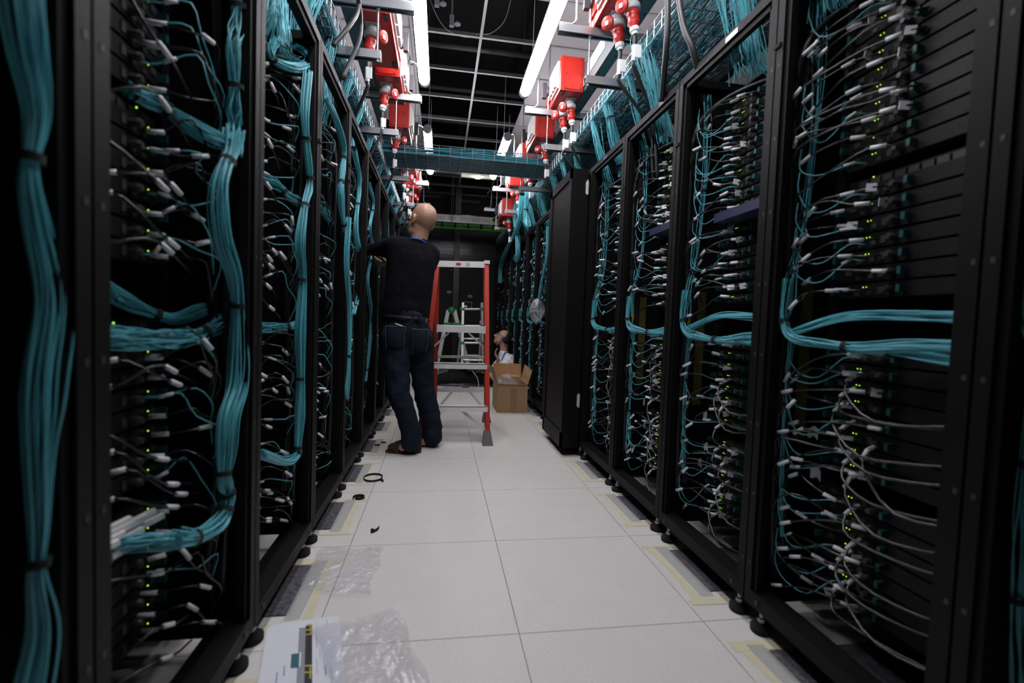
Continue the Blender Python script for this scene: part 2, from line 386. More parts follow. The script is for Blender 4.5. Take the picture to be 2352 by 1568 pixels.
cab = cat([at(975, -60, z=3.75), at(992, 10, z=3.6), at(1020, 62, z=3.45), at(1058, 83, z=3.44), at(1085, 85, z=3.44), at(1098, 78, z=3.45), at(1128, 76, z=3.45), at(1160, 45, z=3.55), at(1180, -30, z=3.75)], 50)
tag(obj('loose_cable', MB().tube(cab, .0035, 6), mat('pale_wire', (.4, .36, .34), .5), None, True), 'thin pale wire sagging through the open ceiling grid between the lamps', 'cable')
# cream diffuser at the end of the aisle ceiling and a second small bright one
tag(obj('ceiling_light', MB().box(.3, 8.2, 3.40, .87, 8.36, 3.424), M['cream']), 'narrow pale yellow ceiling light across the aisle end', 'ceiling light')
tag(obj('ceiling_light', MB().lathe((.577, 8.28, 3.38), [(0, .05), (.02, .055)], 20), M['lamp']), 'small very bright round light on the pale yellow fitting at the aisle end', 'ceiling light')
mb = MB().box(-.3, 8.2, 3.43, .28, 8.36, 3.44); struct('trim_9', mb, M['ctile'])

# ------------------------------------------------------------------ fluorescent lamps
lamps = [(.75, 2.03, 'above the camera'), (2.39, 3.67, 'nearer one in view'), (4.60, 5.88, 'farther one behind the crossing tray')]
for x, sd in ((-.165, 'left'), (.597, 'right')):
    for (a, b, wd) in lamps:
        z = 2.70
        t = empty('fluorescent_lamp', (x, (a+b)/2, z), 'bright tubular lamp over the %s side of the aisle, %s' % (sd, wd), 'lamp', 'tubular lamps over the aisle')
        prof = [(0, .02), (.012, .033), (.035, .040)]; L = b-a
        pr = prof+[(L-h, r) for h, r in prof[::-1]]
        obj('diffuser', MB().lathe((x, a, z), pr, 20, (0, 1, 0)), M['lamp'], t, True)
        obj('housing', MB().box(x-.03, a+.03, z+.035, x+.03, b-.03, z+.06), M['grey'], t)
        for y in (a, b): obj('end_cap', MB().lathe((x, y-.03 if y == a else y, z+.012), [(0, .036), (.03, .042)], 16, (0, 1, 0)), M['dgrey'], t)
        for y in (a+.3, b-.3): obj('hanger_wire', MB().cyl((x, y, z+.06), (x, y, 3.425), .0025, 6), M['wire'], t)

# ------------------------------------------------------------------ struts, rods and conduits
YS = [2.55, 3.57, 4.72, 5.76, 6.85]
def strut(x0, x1, y, z, lb, grp):
    h = .041
    mb = MB(); mb.box(min(x0, x1), y-.0205, z+h-.003, max(x0, x1), y+.0205, z+h)
    for s in (-1, 1):
        ya = y+s*.0205; mb.box(min(x0, x1), ya-.0015, z, max(x0, x1), ya+.0015, z+h)
        mb.box(min(x0, x1), ya-s*.0015, z, max(x0, x1), ya-s*.009, z+.0025)
    tag(obj('strut', mb, M['galv']), lb, 'strut', grp)
for i, y in enumerate(YS):
    for sd, n in ((1, 'right'), (-1, 'left')):
        xa = .585 if sd > 0 else -.175; xb = .745 if sd > 0 else -.335; xo = 1.62 if sd > 0 else -1.1
        strut(xa, xo, y, 2.50, 'galvanised upper strut over the %s racks, %s from the camera' % (n, ORD[i]), 'upper struts')
        strut(xb, xo, y, 2.245, 'galvanised lower strut under the %s cable tray, %s from the camera' % (n, ORD[i]), 'lower struts')
        xr = xb+sd*.02
        mb = MB().cyl((xr, y, 2.235), (xr, y, 3.43), .005, 8)
        for z in (2.24, 2.29, 2.495, 2.545): mb.lathe((xr, y, z-.004), [(0, .011), (.008, .011)], 6)
        tag(obj('threaded_rod', mb, M['galv']), 'threaded rod hanging the %s struts, %s from the camera' % (n, ORD[i]), 'rod', 'threaded rods')
        # conduit from the strut end up to the lamp
        x0 = xa+sd*.01; xc = xa+sd*.1; xl = .63 if sd > 0 else -.2
        pts = cat([(x0, y, 2.553), (x0+sd*.05, y, 2.552), (xc-sd*.02, y, 2.556), (xc, y, 2.58), (xc, y, 2.65), (xc, y, 2.76), (xc-sd*.01, y+.02, 2.80), (xl+sd*.02, y+.06, 2.80), (xl, y+.08, 2.765)], 34)
        tag(obj('conduit', MB().tube(pts, .007, 8), M['galv'], None, True), 'bent conduit rising from the %s upper strut to the lamp, %s from the camera' % (n, ORD[i]), 'conduit', 'bent lamp conduits')

# ------------------------------------------------------------------ wire mesh trays
def mesh_tray(p, q, length_axis, a0, a1, zb, h, name_lb, step=.1, wr=.0024, group=None):
    mb = MB(); wd = abs(q-p); nl = int(round(wd/.05)); lo, hi = min(p, q), max(p, q)
    def pt(c, l, z): return (c, l, z) if length_axis == 'y' else (l, c, z)
    for i in range(nl+1): mb.cyl(pt(lo+wd*i/nl, a0, zb), pt(lo+wd*i/nl, a1, zb), wr, 5)
    for c in (lo, hi):
        for z in (zb+h*.5, zb+h): mb.cyl(pt(c, a0, z), pt(c, a1, z), wr, 5)
    L = a0
    while L < a1+1e-6:
        mb.tube(np.array([pt(lo, L, zb+h+.004), pt(lo, L, zb+.004), pt(lo+.004, L, zb-.004), pt(hi-.004, L, zb-.004), pt(hi, L, zb+.004), pt(hi, L, zb+h+.004)]), wr, 5)
        L += step
    return tag(obj('wire_mesh_tray', mb, M['wire']), name_lb, 'cable tray', group)
TZ = 2.296
mesh_tray(.958, 1.458, 'y', .6, 8.4, TZ, .076, 'wire mesh tray over the right racks, heaped with teal cables', .078)
mesh_tray(-1.03, -.53, 'y', .6, 8.4, TZ, .076, 'wire mesh tray over the left racks, heaped with teal cables', .078)
mesh_tray(4.33, 4.79, 'x', -.95, 1.42, 2.385, .09, 'wire mesh tray crossing the aisle under the second lamps')
# support rail under trays (outer rail visible behind)
for x, n in ((1.49, 'right'), (-1.06, 'left')):
    tag(obj('support_rail', MB().box(x-.02, .6, 2.29, x+.02, 8.4, 2.33), M['galv']), 'galvanised rail along the outer edge of the %s mesh tray' % n, 'rail')
def strand_set(fn, N, n, r, k=4, seed=1):
    R = np.random.RandomState(seed); mb = MB()
    for i in range(N): mb.tube(fn(R, i, n), r, k, False)
    return mb
def tray_fn(x0, x1, y0, y1, z0, zt):
    def f(R, i, n):
        a = R.uniform(y0, y1-.5); L = R.uniform(1.2, 4.); b = min(y1, a+L); t = np.linspace(0, 1, n)
        x = x0+(x1-x0)*R.rand(); xx = x+np.cumsum(R.normal(0, .022, n)); xx = np.clip(xx, x0+.005, x1-.005)
        z = z0+(zt)*R.rand()**1.4; zz = z+np.cumsum(R.normal(0, .006, n)); zz = np.clip(zz, z0, z0+zt*1.35)
        P_ = np.stack([xx, a+(b-a)*t, zz], 1); return cat(P_, n*2)
    return f
for (x0, x1, n, sd) in ((.965, 1.45, 'right', 4), (-1.02, -.538, 'left', 5)):
    o = obj('tray_cables', strand_set(tray_fn(x0, x1, .7, 8.3, TZ+.006, .07), 1150, 14, .0021, 4, sd), M['teal_shade'], None, True)
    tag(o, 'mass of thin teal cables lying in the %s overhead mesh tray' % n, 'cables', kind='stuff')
def cross_fn(R, i, n):
    t = np.linspace(0, 1, n); row = i % 60; lay = i//60
    y = 4.34+.44*(row+.5)/60+R.normal(0, .0012, n); z = 2.391+.006*lay+R.normal(0, .001, n)
    if lay >= 3: z = 2.415+.04*R.rand()+np.cumsum(R.normal(0, .005, n)); z = np.clip(z, 2.41, 2.47); y = np.clip(y+np.cumsum(R.normal(0, .012, n)), 4.34, 4.78)
    x = -.9+2.28*t; return cat(np.stack([x, y, z], 1), n*2)
tag(obj('tray_cables', strand_set(cross_fn, 260, 14, .0033, 5, 8), M['teal_shade'], None, True), 'flat layer of teal cables in the tray crossing the aisle', 'cables', kind='stuff')

# ------------------------------------------------------------------ busbars and red tap-off boxes
for x0, x1, n in ((.953, 1.022, 'right'), (-.565, -.49, 'left')):
    xm = (x0+x1)/2; t = empty('busbar', (xm, 4.6, 2.56), 'long grey busbar rail running over the %s racks behind the red boxes' % n, 'busbar')
    obj('rail', MB().channel((xm, .8, 2.56), (xm, 8.3, 2.56), .069, .13, .004), M['busrail'], t)
    mb = MB()
    for i in range(36):
        y = 1.0+.2*i; mb.lathe((xm+(.018 if i % 2 else -.018), y, 2.556), [(0, .006), (.003, .006)], 8)
    obj('rivet', mb, M['ink'], t)['kind'] = 'stuff'
    xi = x0-.0 if n == 'right' else x1
    for y in (2.85, 5.0): obj('cover_plate', MB().box(xi-.004, y, 2.63, xi+.004, y+.35, 2.72), M['inkm'], t)
def hexnut(mb, c, r, h, ax): mb.lathe(c, [(0, r), (h, r)], 8, ax)
def plug_assembly(t, x, y, z, sd, sp, two):
    # socket on the box underside, plug pushed in from below
    ax = np.array([sd*.12, -.1, -1.0]); ax /= np.linalg.norm(ax); c = np.array([x, y, z])
    obj('socket_flange', MB().box(x-.04, y-.04, z-.006, x+.04, y+.04, z), M['grey'], t)
    s = obj('socket', MB().lathe(c, [(0, .028), (.03, .03), (.045, .036)], 18, ax), M['grey'], t, True)
    obj('plug_collar', MB().lathe(c+ax*.042, [(0, .037), (.006, .041), (.028, .041), (.032, .034)], 18, ax), M['grey'], t, True)
    obj('plug_body', MB().lathe(c+ax*.076, [(0, .031), (.02, .0305), (.024, .028), (.05, .028), (.054, .031), (.060, .031), (.075, .020), (.08, .020)], 18, ax), M['redp'], t, True)
    obj('cable_gland', MB().lathe(c+ax*.156, [(0, .023), (.018, .024), (.024, .017), (.034, .014)], 10, ax), M['white'], t)
    lid = c+np.array([-sd*.050, -.03, -.07])
    L = obj('socket_lid', MB().lathe(lid, [(0, .030), (.006, .034), (.016, .034), (.02, .03)], 18, (-sd*.75, -.6, -.25)), M['redp'], t, True)
    e = np.array([-sd*.75, -.6, -.25]); e /= np.linalg.norm(e); q = lid+e*.0215
    obj('lid_label', MB().bar(q-np.array([0, 0, .012]), q+np.array([0, 0, .012]), .018, .002, e), M['white'], L)
    return c+ax*.19
BOXES = []
def tapbox(sd, y0, y1, z0=2.55, h=.235, lb='', plugs=1, dx=0):
    xi = (.778 if sd > 0 else -.308)+dx; xo = xi+sd*.167
    t = empty('tap_off_box', ((xi+xo)/2, (y0+y1)/2, z0), lb, 'power box', 'red tap-off boxes')
    mb = MB(); b0, b1 = sorted((xi, xo)); mb.box(b0, y0, z0, b1, y1, z0+h)
    body = obj('housing', mb, M['red'], t)
    bv = body.modifiers.new('bevel', 'BEVEL'); bv.width = .004; bv.segments = 2
    obj('lid_seam', MB().box(xi-sd*.0012+sd*.02, y0-.003, z0-.003, xi+sd*.023, y1+.003, z0+h+.003), M['redp'], t)
    fc = obj('front_cover', MB().box(xi+sd*.03, y0-.005, z0+.012, xo-sd*.012, y0, z0+h-.012), M['red'], t)
    for a in (xi+sd*.04, xo-sd*.022):
        for z in (z0+.02, z0+h/2, z0+h-.02): obj('screw', MB().lathe((a, y0-.005, z), [(0, .005), (.003, .004)], 8, (0, -1, 0)), M['ink'], fc)
    # aisle side: overexposed white breaker panel, hinged covers, rotary handle
    pn = obj('breaker_panel', MB().box(xi-sd*.012, y0+.04, z0+.03, xi, y1-.16, z0+h-.02), M['white'], t)
    for i in range(3):
        ya = y0+.055+i*(y1-y0-.22)/3; obj('breaker_cover', MB().box(xi-sd*.028, ya, z0+.045, xi-sd*.012, ya+(y1-y0-.26)/3, z0+h-.05), M['white'], pn)
    obj('side_plate', MB().box(xi-sd*.01, y1-.14, z0+.05, xi, y1-.01, z0+h-.05), M['red'], t)
    hd = obj('rotary_handle', MB().lathe((xi, y1-.075, z0+.13), [(0, .035), (.025, .035), (.03, .03)], 16, (-sd, 0, 0)), M['ink'], t)
    obj('handle_grip', MB().bar((xi-sd*.045, y1-.075, z0+.08), (xi-sd*.045, y1-.075, z0+.19), .03, .03), M['ink'], hd)
    obj('mounting_plate', MB().box(xo-sd*.004+sd*.004, y0-.012, z0+.05, xo+sd*.03, y0+.01, z0+h-.03), M['galv'], t)
    for yy in (y0+.04, y1-.06): obj('corner_foot', MB().box(xi+sd*.012, yy-.02, z0-.008, xi+sd*.04, yy+.02, z0), M['ink'], t)
    ends = []
    ends.append(plug_assembly(t, xi+sd*.105, y0+.13, z0, sd, sd, True))
    if plugs > 1: ends.append(plug_assembly(t, xi+sd*.085, y0+.27, z0, sd, sd, True))
    BOXES.append((sd, ends)); return ends
lbR = ['red power box over the right racks cut by the top edge of the photo', 'red power box with screwed front over the right racks, second from camera', 'red power box over the right racks just before the crossing tray', 'red power box over the right racks hidden behind the crossing tray', 'red power box over the right racks, first beyond the crossing tray', 'farthest red power box over the right racks']
for (a, b, pl), lb in zip([(2.15, 2.61, 2), (3.256, 3.653, 2), (4.11, 4.54, 1), (4.85, 5.25, 1), (5.64, 6.02, 1), (6.3, 6.7, 1)], lbR):
    tapbox(1, a, b, 2.55 if a < 6.2 else 2.33, .235, lb, pl)
lbL = ['big red power box over the left racks at the top edge of the photo', 'red power box over the left racks, second from camera', 'red power box over the left racks just before the crossing tray', 'red power box over the left racks, first beyond the crossing tray', 'farthest red power box over the left racks']
for (a, b, pl), lb in zip([(2.66, 3.234, 1), (3.33, 3.76, 1), (4.19, 4.62, 1), (5.3, 5.7, 2), (6.1, 6.5, 2)], lbL):
    tapbox(-1, a, b, 2.55, .235, lb, pl)
# black power leads from the plugs into the racks
nlead = {1: 0, -1: 0}
for sd, ends in BOXES:
    for e in ends:
        i = nlead[sd]; nlead[sd] += 1
        k = int(round((e[1]-Y0)/P)); X = XR if sd > 0 else XL
        tgt = np.array([X+sd*.09, e[1]+(.03 if i % 2 else .12), 1.97])
        bow = random.uniform(.0, .05)
        pts = cat([e-np.array([0, 0, -.01]), e+np.array([0, 0, -.12]), (e[0]+sd*(.0+bow*.3), e[1]+.0, 2.2), (X+sd*.03, (e[1]+tgt[1])/2, 2.06), tgt, tgt+np.array([sd*.03, 0, -.25])], 30)
        o = obj('power_lead', MB().tube(pts, .0095, 10), M['hose'], None, True, origin=pts[0])
        tag(o, 'black power lead from a red box to the %s racks, %s from the camera' % ('right' if sd > 0 else 'left', ORD[i]), 'cable', 'power leads below the red boxes')
        pm = pts[4]; d = pts[5]-pts[3]; d /= np.linalg.norm(d)
        mbx = MB().cyl(pm-d*.035, pm+d*.04, .0125, 10); mbx.box(pm[0]-.003, pm[1]-.02, pm[2]-.03, pm[0]+.028, pm[1]-.016, pm[2]+.03)
        obj('cable_tag', mbx, M['white'], o)
# thick leads seen near the camera on both sides
for i, (sd, pp) in enumerate([(1, [(1535, -60, .93), (1533, 60, .935), (1528, 140, .95), (1520, 232, .99)]), (1, [(1553, -60, .93), (1568, 50, .94), (1590, 110, .97), (1604, 165, 1.01)]),
                              (-1, [(828, -70, -.42), (822, 20, -.43), (800, 62, -.46), (765, 105, -.52)]), (-1, [(812, -70, -.42), (828, 40, -.43), (822, 100, -.44), (785, 180, -.5)])]):
    pts = cat([at(u, v, x=x) for u, v, x in pp], 30)
    o = obj('power_lead', MB().tube(pts, .013 if sd > 0 else .011, 10), M['hose'], None, True, origin=pts[0])
    tag(o, ['straight thick black lead falling past the right mesh tray', 'bowed thick black lead beside the straight one at the right mesh tray', 'thick black lead swinging down to the left mesh tray, upper one', 'thick black lead swinging down to the left racks, lower one'][i], 'cable', 'thick leads near the camera')

# ------------------------------------------------------------------ racks
def rack_proto():
    t = empty('server_rack', (0, 0, 0), 'x', 'server rack', 'open server racks lining the aisle')
    D = 1.1; Wd = P-.006; H = 2.0; zb = .075
    for (d, s) in ((0, 0), (0, Wd-.045), (D-.05, 0), (D-.05, Wd-.045)):
        mb = MB().box(d, s, zb, d+.05, s+.028, H); mb.box(d+.008, s+.028, zb, d+.03, s+.045, H) if s < .3 else (MB(), mb.box(d, s+.017, zb, d+.05, s+.045, H), mb.box(d+.008, s, zb, d+.03, s+.017, H))
        if s > .3: mb = MB().box(d, s+.017, zb, d+.05, s+.045, H).box(d+.008, s, zb, d+.03, s+.017, H)
        obj('post', mb, M['rack'], t)
    mb = MB().box(.0, .028, H-.03, .05, Wd-.028, H).box(.008, .028, H-.05, .02, Wd-.028, H-.03); obj('top_rail', mb, M['rack'], t)
    mb = MB().box(.0, .028, zb, .06, Wd-.028, zb+.045).box(.06, .028, zb, .11, Wd-.028, zb+.01); obj('bottom_rail', mb, M['rack'], t)
    for nm_, a_ in (('rear_rail', (D-.05, .028, H-.03, D, Wd-.028, H)), ('rear_rail', (D-.05, .028, zb, D, Wd-.028, zb+.045)), ('side_rail', (.05, 0, H-.03, D-.05, .03, H)), ('side_rail', (.05, Wd-.03, H-.03, D-.05, Wd, H)), ('side_rail', (.05, 0, zb, D-.05, .03, zb+.045)), ('side_rail', (.05, Wd-.03, zb, D-.05, Wd, zb+.045))):
        obj(nm_, MB().box(*a_), M['rack'], t)
    obj('roof_panel', MB().box(.28, .03, H-.012, D-.05, Wd-.03, H-.006), M['rackin'], t)
    obj('back_door', MB().box(D-.01, .03, zb+.045, D, Wd-.03, H-.03), M['rackin'], t)
    for s in (.001, Wd-.004): obj('side_panel', MB().box(.05, s, zb+.045, D-.05, s+.003, H-.03), M['rackin'], t)
    for s in (.058, Wd-.088):
        mb = MB().box(.185, s, .13, .19, s+.03, 1.93).box(.19, s if s > .3 else s-.0, .13, .21, s+.003, 1.93)
        obj('mounting_rail', mb, M['rack'], t)
    for d in (.026, D-.06):
        for s in (.052, Wd-.052):
            f = obj('levelling_foot', MB().lathe((d, s, 0), [(0, .028), (.004, .031), (.018, .031), (.024, .014), (.03, .014)], 20), M['strap'], t, True)
            obj('foot_bolt', MB().lathe((d, s, .024), [(0, .011), (.018, .011), (.0181, .006), (.055, .006)], 6), M['galv'], f)
    mb = MB()
    for s in (.010, Wd-.016):
        for z in np.arange(.2, 1.98, .22): mb.box(-.0008, s-.004, z, .001, s+.004, z+.011)
    for s in (.06, Wd-.06): mb.lathe((0.0, s, zb+.022), [(0, .008), (.003, .008)], 10, (-1, 0, 0))
    obj('slot_holes', mb, M['ink'], t)['kind'] = 'stuff'
    return t
rp = rack_proto(); rt = tree(rp); first = True
RACK = {}
for sd in (1, -1):
    for k in KS:
        loc = (XR, Y0+P*k, 0) if sd > 0 else (XL, Y0+P*k+P-.006, 0)
        if first: o = rp; o.location = loc; ORG[o.name] = V3(loc); first = False
        else: o = dup(rt, loc, 0 if sd > 0 else pi)
        RACK[(sd, k)] = o
        q = {(-1, -2): 'at the left edge of the photo, blurred', (1, -2): 'at the right edge of the photo', (1, 3): 'closed by a thick black door'}.get((sd, k), 'open')
        o['label'] = 'black server rack, %s, %s' % (rname(sd, k).replace(' rack', ''), q)
# extras on single racks, kept as parts in world coordinates
def rpart(name, mb, m, sd, k, smooth=False, lb=None):
    o = RACK[(sd, k)]; loc = V3(o.location)
    me = bpy.data.meshes.new(name); v = np.vstack(mb.v)-loc
    if sd < 0: v = v*np.array([-1, -1, 1])
    me.from_pydata(v.tolist(), [], mb.f); me.materials.append(m)
    if smooth: me.polygons.foreach_set('use_smooth', [True]*len(me.polygons))
    c = bpy.data.objects.new(name, me); C.objects.link(c); c.parent = o; ORG[c.name] = loc
    if lb: c['label'] = lb
    return c
# deep door on the right rack k=3
ya, yb = 3.168, 3.77
dr = rpart('door', MB().box(.872, ya, .06, .985, yb, 1.995), M['rack'], 1, 3, lb='thick closed black door')
def sub(name, mb, m, par, lb=None):
    o = obj(name, mb, m, par)
    if lb: o['label'] = lb
    return o
ORG[dr.name] = ORG[RACK[(1, 3)].name] if RACK[(1, 3)].name in ORG else V3(RACK[(1, 3)].location)
sub('door_frame', MB().box(.862, ya, .06, .872, ya+.045, 1.995).box(.862, yb-.045, .06, .872, yb, 1.995).box(.862, ya, .06, .872, yb, .17).box(.862, ya, 1.93, .872, yb, 1.995), M['rack'], dr)
for z in (.35, 1.82): sub('hinge', MB().cyl((.975, ya-.012, z), (.975, ya-.012, z+.1), .006, 8).box(.965, ya-.01, z+.01, .985, ya, z+.09), M['inkm'], dr)
# yellow ruler strips beside bundle in right racks; small white labels on the top rails
for k in (-1, 0, 1):
    mb = MB().box(XR+.055, Y0+P*k+P-.026, .95, XR+.115, Y0+P*k+P-.024, 1.10)
    y_ = rpart('ruler_strip', mb, M['yellow'], 1, k, lb='yellow ruler strip')
    mb = MB()
    for i in range(14): mb.box(XR+.06, Y0+P*k+P-.0265, .957+i*.0102, XR+(.095 if i % 5 == 0 else .078), Y0+P*k+P-.026, .9585+i*.0102)
    ORG[y_.name] = V3(RACK[(1, k)].location); sub('ruler_marks', mb, M['ink'], y_)
    rpart('back_strip', MB().box(XR+.12, Y0+P*k+P-.03, .6, XR+.16, Y0+P*k+P-.028, 1.1), mat('dull_yellow_strip_%d' % (k+2), (.06, .05, .006), .7), 1, k, lb='dull yellow strip')
for (sd, k, s) in ((1, 0, .2), (1, 1, .12), (1, 2, .28), (-1, 2, .2), (-1, 1, .3)):
    x = XR-.001 if sd > 0 else XL+.001
    rpart('name_label', MB().box(x-.0008, Y0+P*k+s, 1.972, x+.0008, Y0+P*k+s+.07, 1.99), M['white'] if (sd, k) == (1, 0) else M['purple'], sd, k, lb='small label on the top rail')

# ------------------------------------------------------------------ servers
def server_proto(sd):
    X = .19
    t = empty('server', (0, 0, 0), 'x', 'server')
    sgn = 1
    def Y(s): return s if sd > 0 else s
    def bx(d0, s0, z0, d1, s1, z1): return MB().box(sd*d0, s0, z0, sd*d1, s1, z1)
    obj('chassis', bx(X+.002, .082, .001, .85, .523, .0415), M['chassis'], t)
    obj('face_plate', bx(X, .084, .002, X+.002, .521, .0405), M['face'], t)
    a, b = (.515, .31) if sd > 0 else (.50, .25)
    obj('latch', bx(X-.022, a-.005, .012, X, a+.005, .030), M['latch'], t)
    obj('latch', bx(X-.022, b-.005, .012, X, b+.005, .030), M['latch'], t)
    p = .345 if sd > 0 else .40
    obj('power_plug', MB().lathe((sd*X, p, .02), [(0, .009), (.018, .010), (.026, .007)], 8, (-sd, 0, 0)), M['plug'], t)
    for a_, b_, c_, d_ in ((.40, .415, .008, .02), (.44, .455, .006, .016), (.37, .385, .01, .03), (.47, .49, .02, .034)):
        obj('port', bx(X-.003, a_, c_, X, b_, d_), M['port'], t)
    l1 = .425 if sd > 0 else .455
    obj('status_light', MB().ell((sd*(X-.006), l1, .03), (.0016, .0016, .0016), 8), M['ledg'], t)
    obj('status_light', MB().ell((sd*(X-.006), l1-.010 if sd > 0 else .31, .03), (.0014, .0014, .0014), 8), M['ledg'], t)
    return t
slots = [z for z in np.arange(.165, 1.87, .0462) if not (.86 < z < 1.0 or 1.33 < z < 1.39 or .47 < z < .53)]
cand = []
for sd in (1, -1):
    for k in KS:
        if (sd, k) == (1, 3): continue
        for z in slots:
            c = W(sd, .19, .4, z+.02, k); u, v, dz = project(c)
            vis = -40 < u < 2392 and -30 < v < 1600
            cand.append((0 if vis else 1, dz, sd, k, z))
cand.sort()
def zone(z): return 'top part' if z > 1.4 else 'upper middle' if z > .95 else 'lower middle' if z > .5 else 'bottom'
protos = {s: tree(server_proto(s)) for s in (1, -1)}; used = {1: False, -1: False}
nind = 0; rest = {1: [], -1: []}
for vis, dz, sd, k, z in cand:
    if vis: continue
    if nind < 300:
        loc = (XR if sd > 0 else XL, Y0+P*k, z); nind += 1
        if not used[sd]: o = protos[sd][0]; o.location = loc; used[sd] = True; proto_loc = loc
        else: o = dup(protos[sd], loc)
        rn = rname(sd, k)
        o['label'] = 'thin dark server, %s of the %s' % (zone(z), rn); o['group'] = 'servers in the %s of the %s' % (zone(z), rn)
        o['category'] = 'server'
    else: rest[sd].append((k, z))
for s in (1, -1):
    mb = MB(); ml = MB(); mt = MB()
    for k, z in rest[s]:
        c = W(s, 0, 0, z, k); X = c[0]
        mb.box(X+s*.19, c[1]+.082, z+.001, X+s*.5, c[1]+.523, z+.0415)
        ml.ell((X+s*.184, c[1]+.43, z+.03), (.0025, .0025, .0025), 6)
        mt.box(X+s*.168, c[1]+.5, z+.004, X+s*.19, c[1]+.512, z+.038)
    if mb.v:
        o = obj('servers', mb, M['face']); tag(o, 'rows of thin dark servers in the far racks on the %s' % ('right' if s > 0 else 'left'), 'servers', kind='stuff')
        obj('status_light', ml, M['ledg'], o)['kind'] = 'stuff'; obj('latch', mt, M['latch'], o)['kind'] = 'stuff'
# sparse switch in the gaps
for sd in (1, -1):
    for k in range(-2, 5):
        if (sd, k) == (1, 3): continue
        for gi, z in enumerate((.875, 1.345)):
            X = XR if sd > 0 else XL; y = Y0+P*k
            t = obj('network_switch', MB().box(X+sd*.2, y+.085, z, X+sd*.6, y+.52, z+.04), M['chassis'])
            tag(t, 'dark network switch in the %s gap of the %s' % (['middle', 'upper'][gi], rname(sd, k)), 'network switch', 'network switches')
            mb = MB()
            for q in range(10): mb.box(X+sd*.196, y+.12+q*.036, z+.006, X+sd*.2, y+.148+q*.036, z+.034)
            obj('port_row', mb, M['ink'], t)
            for q in ((.3, .31, .345) if gi == 0 else (.42,)): obj('status_light', MB().ell((X+sd*.188, y+q, z+.034), (.002, .002, .002), 8), M['ledg'], t)

# ------------------------------------------------------------------ cables in the racks
sleeve_me = None
def sleeve_mesh():
    global sleeve_me
    mb = MB().lathe((0, 0, -.016), [(0, .0056), (.034, .0056)], 8)
    me = bpy.data.meshes.new('label_sleeve'); me.from_pydata(np.vstack(mb.v).tolist(), [], mb.f); me.materials.append(M['sleeve'])
    me.polygons.foreach_set('use_smooth', [True]*len(me.polygons)); sleeve_me = me
sleeve_mesh()
flag_me = None
mbf = MB().box(-.001, -.006, -.011, .001, .018, .011)
flag_me = bpy.data.meshes.new('flag_label'); flag_me.from_pydata(np.vstack(mbf.v).tolist(), [], mbf.f); flag_me.materials.append(M['sleeve'])
def orient(p, d):
    return Matrix.Translation(Vector(p)) @ Vector((0, 0, 1)).rotation_difference(Vector(d)).to_matrix().to_4x4()
class Cable:
    def __init__(s, pts, r, kind, sd, k, z, sleeves=(), flag=None):
        s.pts = pts; s.r = r; s.kind = kind; s.sd = sd; s.k = k; s.z = z; s.sl = sleeves; s.flag = flag
        m = pts[len(pts)//3]; u, v, dz = project(m); s.vis = -30 < u < 2382 and -30 < v < 1600; s.dz = dz
cables = []
R = random.Random(11)
